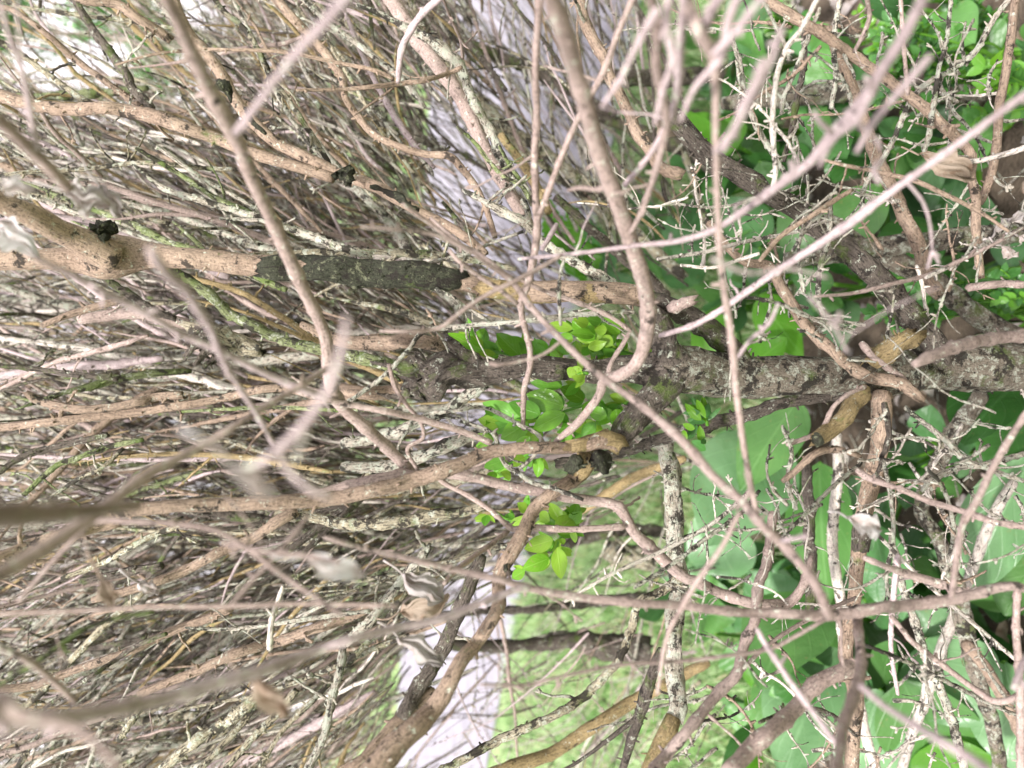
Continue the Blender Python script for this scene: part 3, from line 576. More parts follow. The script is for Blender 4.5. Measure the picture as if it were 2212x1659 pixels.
T('Q', 'bare_branch', 'lich', .45, .46, "770 10 8, 837 37 12, 890 67 16, 937 90 22, 977 123 24, 997 150 22, 1010 187 19, 1027 227 19, 1050 267 19, 1068 300 19, 1077 333 18, 1097 367 17, 1130 400 16, 1150 430 15", side=.9)
T('Rr', 'bare_branch', 'tan', .40, .44, "640 195 7, 737 193 8, 804 187 10, 870 180 11, 920 173 10, 970 157 10, 997 145 9")
T('R2', 'side_branch', 'tan', .38, .41, "250 140 4, 330 118 6, 420 108 7, 500 108 7, 617 113 8, 737 137 8, 804 150 9, 850 170 9", 'Rr')
T('R3', 'side_branch', 'pink', .36, .41, "955 -10 15, 910 33 15, 884 73 15, 867 113 14, 860 178 11", 'Rr')
T('R4', 'side_branch', 'tan', .41, .40, "850 190 5, 805 222 5, 764 250 4", 'Rr')
T('R5', 'bare_branch', 'mauve', .38, .44, "955 -10 6, 974 40 6, 994 83 7, 1000 125 8")
T('S', 'bare_branch', 'moss', .45, .45, "987 273 5, 1027 310 8, 1060 353 9, 1090 383 9, 1127 403 10, 1150 445 10", side=1.5)
T('S2', 'bare_branch', 'moss', .45, .45, "1078 315 7, 1100 355 8, 1128 398 9", side=1)
T('Tq', 'bare_branch', 'lich', .44, .45, "1000 410 9, 1054 440 15, 1097 463 18, 1137 484 20, 1170 520 18, 1230 560 22, 1300 600 26, 1370 655 28", side=1)
T('Tr', 'bare_branch', 'lich', .45, .45, "1128 430 12, 1140 455 13, 1140 482 14", side=1.3)
T('Ts', 'bare_branch', 'dark', .47, .47, "955 436 7, 980 465 9, 1010 500 10, 1035 545 10", side=1)
T('Tt', 'bare_branch', 'lich', .44, .44, "890 580 5, 915 572 7, 960 560 8, 1010 548 8, 1050 530 7, 1130 500 7", side=.8)
T('W1', 'bare_branch', 'lich', .41, .41, "747 872 10, 804 832 10, 847 794 10, 887 750 10, 914 716 11, 970 708 12, 1054 700 11, 1137 693 11, 1237 680 11, 1370 674 11", side=.5)
T('W2', 'bare_branch', 'lich', .42, .43, "940 625 7, 975 640 8, 1005 662 8, 1050 690 9, 1060 702 9", side=1.2)
T('W3', 'bare_branch', 'lich', .36, .38, "1218 560 7, 1209 600 8, 1208 636 9, 1211 702 7", side=0)
T('W4', 'bare_branch', 'lich', .42, .40, "887 913 8, 924 894 8, 987 887 8, 1044 880 8, 1114 913 9, 1170 953 10, 1114 1016 9, 1077 980 9, 1064 936 9, 994 910 7", side=.6)
T('W4b', 'side_branch', 'lich', .40, .40, "1114 1016 10, 1150 1042 10, 1200 1056 9, 1260 1080 8", 'W4')
T('V', 'bare_branch', 'tan', .44, .44, "1530 480 16, 1600 560 18, 1661 573 20, 1681 610 22, 1708 653 24, 1735 696 24, 1768 733 24, 1801 760 24, 1835 793 24, 1880 816 26, 1941 828 26, 1990 862 22", side=1.2, tmat='lich')
T('V2', 'bare_branch', 'mauve', .44, .44, "1860 740 14, 1881 766 15, 1908 786 16, 1941 813 17, 1978 850 18")
T('V3', 'bare_branch', 'mauve', .40, .42, "1700 960 10, 1745 945 11, 1775 930 12, 1800 880 10, 1835 850 10, 1870 835 9")
T('Y', 'bare_branch', 'tan', .42, .43, "1625 -20 22, 1708 33 22, 1775 73 22, 1841 120 22, 1908 167 22, 1958 203 22, 2008 243 23, 2041 277 22, 2075 307 21, 2098 338 20, 2098 383 18, 2108 433 19, 2108 500 18, 2120 600 14", label='long straight tan branch crossing the upper right corner diagonally', side=.8, tmat='lich')
T('Z', 'bare_branch', 'tan', .42, .44, "2195 -20 17, 2185 67 17, 2171 167 18, 2158 233 18, 2155 300 18, 2141 383 18, 2115 440 18", side=.6, tmat='lich')
T('AA', 'bare_branch', 'lich', .42, .44, "2195 -20 12, 2141 50 12, 2108 110 13, 2058 150 13, 2008 177 13, 1975 207 13, 1951 253 12, 1931 300 12, 1905 347 11, 1870 400 10, 1860 470 9", side=1.6)
T('BB', 'bare_branch', 'tan', .52, .56, "1790 60 20, 1808 110 22, 1825 150 22, 1848 200 23, 1868 260 24, 1885 317 26, 1905 367 28, 1931 417 28, 1951 467 28, 1985 533 30, 2000 600 30, 2030 640 30")
T('DD', 'bare_branch', 'lich', .42, .42, "1771 17 9, 1748 77 10, 1735 110 11, 1715 160 11, 1695 207 11, 1688 245 10", side=.8)
T('DD2', 'bare_branch', 'dark', .46, .46, "1735 50 12, 1738 133 13, 1721 217 14, 1708 290 13, 1690 350 12", side=1.5)
T('DD3', 'bare_branch', 'lich', .42, .42, "1815 -10 10, 1801 83 11, 1805 167 11, 1795 235 10", side=1.5)
T('DD4', 'bare_branch', 'lich', .42, .42, "2055 -10 8, 2045 83 9, 2028 150 9, 2018 217 11, 2008 283 12, 1995 335 10", side=1.6)
T('DD5', 'bare_branch', 'lich', .42, .43, "1570 60 10, 1598 133 11, 1608 200 12, 1628 260 12, 1658 315 12, 1700 380 10", side=1.5)
T('DD6', 'bare_branch', 'pale', .36, .37, "1770 -10 11, 1728 67 12, 1701 100 12, 1681 150 12, 1671 217 12, 1668 283 12, 1675 367 11, 1668 410 9")
T('DD7', 'bare_branch', 'tan', .38, .4, "1641 563 9, 1691 507 11, 1758 463 11, 1791 440 12, 1841 410 9")
T('DD8', 'bare_branch', 'tan', .38, .38, "1768 343 6, 1825 357 8, 1891 370 9, 1975 390 10, 2041 420 10, 2108 453 9, 2180 500 7", side=.7, tmat='lich')
T('DD9', 'bare_branch', 'tan', .40, .42, "1688 257 4, 1740 248 5, 1808 247 5, 1875 237 6, 1955 217 6", side=0)
T('D10', 'bare_branch', 'pale', .40, .42, "2260 305 14, 2212 320 13, 2158 337 12, 2100 349 11, 2040 342 8")
T('D11', 'bare_branch', 'mauve', .38, .4, "1871 -10 9, 1878 33 10, 1868 67 10, 1845 112 9", side=1)
T('D12', 'bare_branch', 'mauve', .38, .4, "1945 -10 8, 1948 40 8, 1951 83 8, 1961 205 9")
T('D13', 'bare_branch', 'lich', .42, .42, "1780 690 10, 1768 640 10, 1770 600 11, 1775 560 11, 1790 520 11, 1795 420 9", side=2)
T('D14', 'bare_branch', 'lich', .44, .44, "2170 1500 8, 2120 1440 9, 2050 1330 10, 2160 1310 0.1" if False else "2212 980 12, 2140 1000 13, 2060 1013 13, 2010 1040 12, 1990 1060 10", side=1.5)
T('D15', 'bare_branch', 'lich', .42, .42, "1955 880 10, 1990 910 11, 2030 940 12, 2075 985 12, 2100 1000 12, 2212 1040 10", side=1.2)
T('D16', 'bare_branch', 'dark', .42, .42, "1910 870 14, 1920 940 12, 1905 990 10, 1890 1050 9", side=1.5)
T('D17', 'bare_branch', 'mauve', .41, .41, "1720 1659 9, 1745 1590 9, 1752 1550 9" if False else "1690 1040 12, 1715 1020 14, 1760 980 16, 1800 970 16, 1830 975 14, 1858 985 11", side=1.4, tmat='lich')
OBJ['D17'].data.materials[0] = M['tan']
T('D18', 'bare_branch', 'mauve', .40, .41, "2212 615 16, 2170 613 17, 2130 616 17, 2090 622 15", side=.8, tmat='lich')
T('D19', 'bare_branch', 'mauve', .37, .40, "1760 640 6, 1840 634 8, 1920 615 9, 2000 595 9, 2080 560 9, 2160 520 8, 2212 490 8", side=.8, tmat='lich')
T('D20', 'bare_branch', 'pale', .40, .40, "1470 573 7, 1540 578 7, 1600 560 8, 1640 548 8", side=.8)

# ---- sharper branches in the lower half
T('b1', 'bare_branch', 'tan', .36, .40, "-40 1225 34, 0 1209 33, 67 1179 31, 133 1156 30, 200 1139 28, 260 1128 22")
T('b2', 'bare_branch', 'tan', .42, .43, "200 1296 14, 270 1278 18, 333 1259 20, 400 1232 21, 450 1206 21, 500 1182 21, 550 1160 22, 600 1126 24, 640 1104 28")
T('b3', 'bare_branch', 'olive', .46, .46, "133 1249 10, 217 1219 12, 283 1182 13, 333 1156 13, 393 1134 10", side=.3)
T('b4', 'bare_branch', 'dark', .47, .47, "173 1256 14, 267 1236 18, 350 1222 18")
T('b5', 'bare_branch', 'moss', .26, .30, "-30 1500 10, 0 1479 10, 67 1439 10, 133 1392 10, 183 1359 10, 250 1336 10, 333 1322 9")
T('b6', 'bare_branch', 'tan', .44, .45, "-20 1490 18, 67 1482 18, 150 1452 18, 217 1429 18, 283 1406 18, 333 1382 18, 383 1359 19, 450 1336 20, 500 1314 20")
T('b7', 'bare_branch', 'dark', .43, .44, "73 1549 8, 133 1502 9, 200 1459 9, 250 1426 10, 293 1396 10, 360 1369 10", side=.5)
T('b8', 'bare_branch', 'lich', .43, .43, "400 1356 6, 467 1359 8, 533 1356 9, 600 1346 10, 700 1332 10, 800 1320 10", side=1)
T('b9', 'bare_branch', 'tan', .44, .44, "300 1500 16, 433 1445 20, 517 1408 21, 600 1386 22, 667 1362 22, 737 1339 24, 800 1310 24")
T('b10', 'bare_branch', 'pale', .38, .38, "611 1266 8, 600 1300 10, 587 1339 11, 582 1404 13", side=0)
T('b11', 'bare_branch', 'olive', .44, .44, "340 1670 22, 417 1606 24, 467 1572 24, 517 1539 24, 565 1498 20")
T('b12', 'bare_branch', 'olive', .45, .45, "425 1670 14, 483 1606 15, 533 1549 15, 560 1500 13")
T('b13', 'bare_branch', 'olive', .46, .46, "480 1670 14, 550 1589 16, 593 1546 16, 640 1490 16")
T('b14', 'bare_branch', 'lich', .46, .46, "655 1680 17, 700 1589 18, 717 1506 18, 737 1439 18, 740 1400 16")
T('b15', 'bare_branch', 'olive', .46, .46, "257 1599 14, 283 1559 15, 310 1522 12", side=0)
T('b16', 'bare_branch', 'tan', .37, .40, "740 1680 28, 765 1655 27, 787 1639 26, 837 1580 26, 880 1540 26, 937 1490 26")
T('b16b', 'old_bark', 'dark', .385, .40, "868 1548 30, 897 1499 36, 925 1460 32, 940 1440 26", 'b16')
T('b17', 'bare_branch', 'dark', .47, .46, "860 1560 26, 924 1456 30, 954 1406 32, 977 1356 32, 1010 1273 30, 1040 1200 26", label='dark ridged branch behind the thick tan limb at lower left of centre')
T('b18', 'bare_branch', 'olive', .45, .44, "640 1110 20, 737 1130 24, 840 1130 26, 930 1115 26, 1000 1106 22, 1050 1090 16", label='olive ridged branch running level just below the centre node')
T('b19', 'bare_branch', 'lich', .46, .46, "737 1395 22, 790 1350 22, 830 1300 20, 870 1250 18, 930 1180 18")
T('a1', 'bare_branch', 'moss', .45, .46, "367 580 16, 417 610 20, 460 640 22, 500 680 22, 540 700 22, 600 730 22, 700 757 24, 737 766 26, 837 786 28, 900 806 26", label='mossy green branch winding left from the broken stump', side=.2)
T('a2', 'bare_branch', 'olive', .50, .50, "560 755 30, 520 745 46, 480 733 48, 440 715 40, 400 700 30", ragged=True, cat='branch', label='short olive stump with frayed end in the left thicket', side=0, rough=.2)
for a_ in ("450 735 22, 420 750 14, 398 775 8", "470 745 22, 440 765 16, 420 790 8", "460 720 22, 425 725 14, 395 745 8", "490 755 20, 460 780 14, 440 792 8"):
    T('fr', 'splinter', 'dark', .49, .485, a_, 'a2', rough=.35, nubs=4)
T('a3', 'bare_branch', 'tan', .44, .44, "60 850 16, 90 868 18, 167 883 19, 233 880 18, 300 867 18, 333 857 18, 397 853 19", ragged=True)
T('a4', 'bare_branch', 'tan', .45, .43, "-40 928 18, 0 923 18, 100 912 19, 200 901 19, 300 890 19, 367 880 19, 433 870 18, 500 856 18, 567 841 18, 627 841 18, 680 858 16")
T('a5', 'bare_branch', 'mauve', .50, .50, "170 690 20, 233 682 24, 300 676 26, 360 690 26, 420 705 24, 440 712 20")
T('a6', 'bare_branch', 'tan', .46, .46, "90 703 12, 150 680 15, 217 660 17, 260 650 14")
T('a7', 'bare_branch', 'dark', .47, .47, "225 600 14, 283 640 20, 333 672 18, 380 690 12")
T('a8', 'bare_branch', 'dark', .45, .46, "-20 787 10, 100 800 11, 167 810 12, 255 820 10", side=.4)
T('a9', 'bare_branch', 'moss', .44, .45, "50 1070 10, 117 1010 12, 167 990 13, 233 966 12, 310 950 10", side=.8)
T('a10', 'bare_branch', 'olive', .44, .44, "60 1108 8, 167 1036 9, 217 1013 9, 267 968 8", side=.4)
T('a11', 'bare_branch', 'dark', .46, .47, "-10 1025 12, 50 986 14, 133 963 14, 233 940 12", side=.5)
T('a12', 'bare_branch', 'moss', .46, .45, "383 890 6, 500 883 8, 600 880 9, 737 886 9, 850 880 8", side=1)
T('a13', 'bare_branch', 'tan', .50, .50, "700 870 16, 790 868 24, 880 860 24, 930 830 20" if False else "650 700 16, 740 735 28, 830 740 34, 900 735 34, 960 750 24", label='mottled tan branch lying left above the broken stump')
T('a14', 'bare_branch', 'tan', .5, .5, "737 840 26, 790 850 30, 840 848 32, 875 840 26", label='mottled tan branch tucked left of the broken stump end')
T('a15', 'bare_branch', 'lich', .47, .47, "737 1010 22, 850 1005 26, 950 970 26, 1040 930 24, 1090 900 20", label='grey ridged branch sweeping below the stump to the fresh leaves')
T('a16', 'bare_branch', 'lich', .49, .48, "737 960 20, 830 940 24, 940 900 22, 1000 860 24, 1050 830 22")
T('a17', 'bare_branch', 'lich', .50, .50, "737 1060 22, 850 1040 24, 960 1010 22, 1080 960 20")

# ---- stems standing among the ground plants
T('g1', 'shrub_stem', 'pale', .62, .60, "1805 930 20, 1808 960 22, 1811 1020 22, 1801 1106 23, 1798 1173 22, 1805 1240 22, 1818 1306 22, 1818 1356 22, 1835 1450 22, 1858 1523 22, 1871 1590 22, 1895 1670 22", cat='stem', side=.1)
T('g2', 'shrub_stem', 'dark', .58, .56, "1741 1000 22, 1748 1106 24, 1748 1173 24, 1751 1240 24, 1748 1330 18", cat='stem', side=.1)
T('g3', 'shrub_stem', 'trunk', .60, .62, "2120 850 36, 2108 870 36, 2058 936 34, 2025 1003 34, 2000 1060 32, 1990 1110 30, 2025 1156 30, 2048 1223 30, 2068 1273 36, 2080 1330 40, 2100 1423 32, 2125 1506 30, 2145 1573 28, 2160 1680 28", cat='stem', side=.1)
T('g4', 'shrub_stem', 'pale', .64, .64, "2190 1040 20, 2141 1123 22, 2108 1206 22, 2085 1270 22, 2058 1340 22, 2025 1423 22, 2001 1506 22, 1968 1590 20, 1945 1680 20", cat='stem', side=.1)
T('g5', 'shrub_stem', 'pink', .60, .58, "2085 1390 22, 2115 1423 24, 2158 1490 25, 2191 1556 25, 2230 1620 25", cat='stem', side=.1)
OBJ['g5'].data.materials[0] = M['tan']
T('g6', 'shrub_stem', 'lich', .52, .48, "1925 1150 14, 1931 1190 15, 1951 1273 16, 1975 1340 18, 2001 1423 18, 2025 1473 18, 2055 1556 18, 2068 1606 18, 2085 1675 18", cat='stem', side=.4)
T('g7', 'shrub_stem', 'ochre', .62, .58, "1530 1430 22, 1470 1462 24, 1437 1480 26, 1371 1513 27, 1304 1556 28, 1237 1600 28, 1187 1630 28, 1104 1656 28, 1040 1680 26", cat='stem', side=.1, label='thick ochre arching stem over the grass at the bottom')
T('g8', 'shrub_stem', 'dark', .46, .44, "1480 1235 24, 1450 1262 20, 1420 1282 18, 1380 1300 17, 1364 1356 18, 1337 1423 18, 1310 1456 18, 1260 1506 18, 1204 1543 18, 1137 1573 18, 1071 1603 18, 1004 1640 18, 937 1675 18", cat='stem', label='dark brown stem arching from lichen stem down to bottom edge centre', side=.5)
OBJ['g8'].data.materials[0] = M['olive']
T('g9', 'shrub_stem', 'ochre', .62, .66, "1480 990 16, 1420 1010 20, 1360 1035 22, 1300 1075 22, 1240 1110 20", cat='stem', side=.1)
T('g10', 'shrub_stem', 'dark', .90, .95, "1140 1190 18, 1200 1180 24, 1270 1160 26, 1354 1145 26, 1440 1150 24", cat='stem', side=0)
T('g11', 'shrub_stem', 'olive', .9, .9, "1315 1190 46, 1350 1200 48, 1410 1206 50", cat='stump', side=0, label='blurred olive stub lying level in front of the lower grass')
T('g12', 'shrub_stem', 'dark', .9, .9, "977 1393 24, 1071 1396 26, 1171 1390 26, 1257 1383 40, 1304 1400 56, 1404 1402 56", cat='stem', side=0, label='blurred dark stem lying level across path and lower grass')
T('g13', 'shrub_stem', 'dark', .9, .9, "950 1330 14, 1050 1320 16, 1170 1315 18, 1290 1300 20, 1400 1285 18", cat='stem', side=0)
T('g14', 'shrub_stem', 'trunk', .72, .74, "1560 225 30, 1640 210 40, 1700 210 44, 1775 202 44, 1875 194 44, 2008 200 42, 2120 210 40", cat='stem', side=0, label='thick greyish stem lying level behind the upper right twigs')
T('g15', 'shrub_stem', 'dark', .85, .85, "1200 220 14, 1300 255 20, 1400 290 30, 1500 330 40, 1560 370 40", cat='stem', side=0)
T('g16', 'shrub_stem', 'dark', .80, .9, "1300 165 30, 1420 170 34, 1540 160 34, 1620 150 30", cat='stem', side=0)
T('g17', 'shrub_stem', 'dark', .8, .85, "900 40 18, 1000 90 22, 1100 130 24, 1220 190 24, 1330 250 22", cat='stem', side=0)
T('g18', 'shrub_stem', 'olive', .75, .75, "950 170 22, 1020 210 24, 1090 270 26, 1180 330 24, 1290 420 24, 1390 520 24, 1480 600 22", cat='stem', side=.1)
T('g19', 'shrub_stem', 'ochre', .52, .52, "1130 330 18, 1100 300 20, 1130 350 20, 1165 410 20, 1195 470 20" if False else "1080 290 16, 1110 330 18, 1140 370 20, 1165 415 20, 1185 460 18", cat='stem', side=.4)
T('g20', 'shrub_stem', 'dark', .55, .6, "1200 425 18, 1260 480 20, 1320 535 20, 1400 600 22, 1440 640 22", cat='stem', side=.3)
T('g21', 'shrub_stem', 'olive', .8, .8, "1030 250 14, 1100 300 16, 1190 370 18, 1290 450 18, 1340 500 16", cat='stem', side=.1)

for i_, a_ in enumerate(("1445 -20 22, 1440 60 20, 1452 130 16, 1430 200 14, 1415 270 10", "1560 -20 26, 1530 40 24, 1512 90 20", "1600 -20 20, 1572 50 22, 1560 120 18, 1500 190 14, 1470 260 10",
        "1655 130 22, 1640 175 18, 1600 235 14, 1590 300 10", "1690 60 14, 1660 150 14, 1600 260 14, 1560 330 10", "1420 20 20, 1380 90 16, 1340 170 12, 1300 230 9",
        "1880 200 18, 1850 260 16, 1800 300 14, 1770 360 10", "1750 640 10, 1800 700 9, 1830 760 7", "2010 120 16, 1950 190 16, 1890 260 16, 1850 330 12", "1540 560 10, 1620 590 9, 1700 580 8, 1790 600 6")):
    T('bl%d' % i_, 'bare_branch', 'pink', .19, .22, a_)
for i_, (mt_, a_) in enumerate((('pale', "1420 560 7, 1520 545 9, 1620 520 9, 1720 500 8, 1800 470 7"), ('lich', "1600 640 7, 1680 655 9, 1760 690 10, 1850 720 9"), ('pale', "2000 600 8, 2080 560 9, 2160 500 9, 2230 440 9"),
        ('lich', "1690 920 8, 1710 980 9, 1700 1040 10, 1720 1100 9"), ('lich', "1910 1000 8, 1925 1080 9, 1930 1160 9, 1915 1250 8, 1930 1330 7"), ('pale', "1870 1130 7, 1930 1190 9, 1990 1250 9, 2060 1310 10, 2130 1370 9, 2212 1440 9"),
        ('lich', "1860 1390 8, 1960 1430 9, 2060 1480 10, 2160 1530 9, 2240 1560 9"), ('lich', "1680 1170 7, 1740 1110 9, 1800 1050 9, 1860 1000 8"), ('pale', "1220 1300 6, 1320 1240 8, 1430 1190 9, 1540 1130 10, 1620 1060 9"),
        ('lich', "1370 1270 8, 1450 1220 9, 1530 1160 10, 1600 1110 9, 1640 1060 8"), ('mauve', "1560 1500 8, 1650 1400 9, 1760 1330 9, 1850 1290 8"), ('dark', "1640 1560 8, 1720 1530 9, 1790 1540 9, 1850 1590 8"),
        ('pink', "1940 1200 12, 1930 1290 12, 1925 1400 10, 1940 1500 8"), ('lich', "2000 1010 9, 2040 1060 9, 2060 1150 10, 2040 1250 9"))):
    T('cx%d' % i_, 'bare_branch', mt_, .38, .44, a_, side=1.6 if mt_ in ('pale', 'lich') else .4)
# ------------------------------------------------------------------ fresh leaf sprigs growing on the shrub
def tl(sx, c, r):
    return [(t[0] / 3 + 737.3 * c, t[1] / 3 + 553 * r) for t in pts(sx)]
def sprig(c, r, stem, rows, d, mats, label=None, jit=.012):
    q = tl(stem, c, r); mb = MB()
    tube(mb, [[*P(x, y, d + .004), .0011 * (1 - .15 * i)] for i, (x, y) in enumerate(q)], 7, .08)
    st = mb.build('leaf_sprig', M['boxl'], shrub)
    if label: st['label'] = label
    for k, (a, b_, w) in enumerate(rows):
        (x0, y0), (x1, y1) = [(p[0] / 3 + 737.3 * c, p[1] / 3 + 553 * r) for p in (a, b_)]
        dd = d + R.uniform(-jit, jit); p0 = P(x0, y0, dd); p1 = P(x1, y1, dd + R.uniform(-.010, .010))
        mb = MB(); leaf(mb, p0, p1, toward(p0) + rand_unit() * .28, w / 3 * d / FPX * 1.16, bend=R.uniform(-.12, .2), fold=R.uniform(.05, .35), tip_pow=R.uniform(.75, 1.0), nu=9, nv=12)
        mb.build('leaf', M[mats[k % len(mats)]], st)
        for rep in range(4 if w > 75 else 3 if w > 50 else 1):
            x2, y2 = x0 + (x1 - x0) * .3 + R.uniform(-14, 14), y0 + (y1 - y0) * .3 + R.uniform(-14, 14); an = math.atan2(y1 - y0, x1 - x0) + R.choice([-1, 1]) * R.uniform(.5, 1.1); l2 = R.uniform(20, 40)
            p0 = P(x0, y0, dd + .006 + .008 * rep); p1 = P(x0 + math.cos(an) * l2, y0 + math.sin(an) * l2, dd + R.uniform(.004, .02)); mb = MB()
            leaf(mb, p0, p1, toward(p0) + rand_unit() * .5, l2 * .48 * d / FPX, bend=R.uniform(-.1, .2), fold=R.uniform(.1, .4), tip_pow=.85, nu=7, nv=10); mb.build('leaf', M[mats[(k + 1) % len(mats)]], st)
E = lambda *a: ((a[0], a[1]), (a[2], a[3]), a[4])
sprig(1, 1, "1180 660, 1020 625, 900 600, 800 560", [E(920,610,690,500,75), E(900,600,760,490,62), E(1020,640,920,550,70), E(1160,650,1005,500,100), E(1000,635,870,620,45), E(1330,655,1262,560,62), E(1420,672,1355,615,55), E(930,590,830,520,55), E(860,540,815,400,45), E(1200,600,1100,520,60)], .47, ['fresh', 'lime', 'boxl'], 'sprig of fresh leaves above the dark stump')
sprig(1, 1, "1900 640, 1750 600, 1620 560, 1500 500", [E(1640,545,1495,420,115), E(1700,565,1555,470,90), E(1700,645,1600,570,90), E(1720,480,1640,478,60), E(1800,505,1695,400,70), E(1720,692,1615,640,85), E(1850,690,1775,640,90), E(1600,595,1720,555,60), E(1500,530,1420,508,40), E(2010,655,2040,565,55), E(1560,640,1625,555,60), E(1500,470,1340,440,65), E(1640,520,1480,500,60), E(1900,660,1830,690,70), E(1680,430,1590,400,60), E(1760,580,1690,520,70), E(1850,600,1780,540,60), E(1600,440,1500,405,60), E(1780,650,1700,600,60)], .455, ['fresh', 'lime', 'boxl', 'lime'], 'dense sprig of lime leaves above the trunk fork')
sprig(1, 1, "1600 760, 1560 760, 1530 770", [E(1500,720,1478,790,62), E(1575,795,1490,780,52), E(1560,740,1500,720,30)], .415, ['lime'])
sprig(1, 1, "1680 930, 1500 990, 1330 1040, 1180 1060, 1080 1080", [E(1440,975,1200,895,135), E(1160,1055,915,950,115), E(1570,935,1415,850,95), E(1290,1025,1085,950,105), E(1110,1095,885,1060,95), E(1210,1080,1035,1185,115), E(1430,845,1225,820,70), E(1450,1020,1245,1125,105), E(1090,1090,955,1135,75), E(985,1205,885,1150,52), E(965,1235,875,1240,42), E(1600,1205,1425,1200,85), E(1750,995,1655,1095,95), E(1800,965,1695,1065,85), E(1695,1145,1635,1090,52), E(1220,1170,1125,1230,52), E(1500,1115,1395,1145,45), E(1650,940,1560,1010,60), E(1540,830,1450,900,60), E(1300,1130,1180,1200,70), E(1910,940,1860,900,50), E(1000,1000,930,1010,60)], .455, ['fresh', 'boxl', 'fresh', 'bright', 'lime'], 'large sprig of fresh leaves below the trunk fork')
sprig(1, 1, "1260 1240, 1180 1300, 1080 1350, 1000 1400", [E(1285,1310,1270,1435,65), E(1190,1305,1115,1365,75), E(1060,1320,925,1370,85), E(1085,1345,1005,1435,75), E(1040,1330,960,1340,60), E(1200,1300,1230,1370,50), E(1000,1400,940,1480,55), E(1100,1440,1030,1400,50)], .46, ['fresh', 'lime', 'boxl'])
sprig(1, 2, "1460 40, 1420 170, 1370 270, 1330 330", [E(1370,180,1185,240,95), E(1345,300,1172,370,95), E(1400,230,1425,435,92), E(1400,135,1500,30,115), E(1380,115,1330,30,65), E(1420,170,1440,212,42), E(1500,115,1515,200,45), E(1190,380,1105,430,65), E(1450,85,1545,60,75), E(1440,60,1400,-20,80), E(1480,70,1560,0,70), E(1350,60,1290,0,60), E(1420,60,1350,-60,70), E(1500,20,1530,-60,70)], .44, ['lime', 'fresh', 'lime'], 'hanging sprig of lime leaves below the trunk fork')
sprig(1, 2, "1000 0, 1060 40, 1150 60", [E(945,20,930,92,52), E(1105,80,1205,18,60), E(1120,40,1060,20,50), E(1200,0,1140,-60,60)], .47, ['bright', 'lime'])
sprig(2, 1, "160 1100, 150 1050, 120 990", [E(150,1060,55,915,50), E(150,1060,130,905,42), E(160,1065,250,980,26), E(120,1065,15,955,50), E(150,1080,25,1060,40), E(150,1050,90,930,40), E(170,1060,180,1000,24), E(80,1120,0,1090,40), E(110,1010,0,1020,40)], .45, ['deep', 'fresh'])
sprig(2, 1, "30 1240, 80 1230, 150 1210", [E(60,1200,150,1260,60), E(30,1190,0,1130,40), E(120,1215,150,1190,30)], .46, ['deep', 'fresh'])

sprig(1, 1, "1900 900, 1800 980, 1680 1060, 1560 1140", [E(1720,1040,1600,1000,80), E(1650,1080,1560,1180,80), E(1600,1120,1480,1090,75), E(1780,990,1800,1110,75), E(1560,1140,1450,1180,70), E(1850,940,1740,900,60)], .45, ['fresh', 'bright', 'lime'])
sprig(1, 1, "1350 620, 1250 640, 1180 640", [E(1330,640,1250,540,85), E(1250,640,1150,560,80), E(1400,640,1370,530,70), E(1200,650,1090,600,70), E(1450,640,1440,540,70)], .48, ['boxl', 'fresh'])

# ------------------------------------------------------------------ broad-leaved plants on the soil
def plant(base, rows, mats, label, d, wavy=.05, teeth=0., fold=.12, grp=None):
    b0 = G(*base, z=.005); root = empty('broadleaf_plant', b0); tag(root, label, 'plant', grp)
    for k, row in enumerate(rows):
        x0, y0, x1, y1, w = row[:5]; d0 = row[5] if len(row) > 5 else d + R.uniform(-.05, .05)
        mt = row[6] if len(row) > 6 else mats[k % len(mats)]
        p0 = P(x0, y0, d0); p1 = P(x1, y1, d0 + R.uniform(-.06, .03))
        if p0[2] < .012: p0[2] = .012
        if p1[2] < .02: p1[2] = .02
        mb = MB(); leaf(mb, p0, p1, toward(p0) + np.array([0, 0, .5]) + rand_unit() * .25, w * d0 / FPX, bend=R.uniform(.05, .22), fold=fold * R.uniform(.5, 1.8), tip_pow=R.uniform(.72, .9), nu=13, nv=24 if teeth else 18, wavy=wavy, teeth=teeth)
        lf = mb.build('leaf', M[mt], root)
        mid = (b0 + p0) / 2 + np.array([0, 0, -.01]) + rand_unit() * .01
        mb = MB(); tube(mb, [[*b0, .003], [*mid, .0028], [*p0, .0022]], 7, .05, step=.01); mb.build('stalk', M['boxl'], lf)
plant((1900, 520), [(1790,570,1690,440,110), (1900,400,1775,560,120,.72), (1870,240,1935,410,95), (1640,640,1735,770,95,.8,'bright'), (1500,690,1590,770,110,.8,'bright'), (1660,520,1540,430,110,.85,'teal')], ['broad', 'broad', 'broad'], 'broad green leaves in the upper right gap behind the dark diagonal limb', .80)
plant((2120, 430), [(2030,490,1880,590,130,.8,'deep'), (2060,230,1990,360,120,.85,'teal'), (2140,300,2050,440,130,.85,'teal'), (2160,540,2075,390,110,.8,'teal'), (2212,300,2130,380,100,.8,'broad'), (1960,380,2000,500,110,.9,'teal')], ['teal'], 'dark teal broad leaves near the right edge above the trunk', .80)
plant((1700, 380), [(1460,560,1525,430,110,.9,'teal'), (1400,480,1325,395,90,1.0,'teal'), (1640,350,1700,460,80), (1545,330,1475,235,70,.85,'bright'), (1600,320,1500,245,60,.85,'bright'), (1585,250,1560,345,75,.85,'bright'), (1640,540,1560,620,90,.85,'teal'), (1440,440,1480,540,110,1.0,'broad')], ['broad', 'bright'], 'teal and bright leaves behind the upper twigs right of centre', .88)
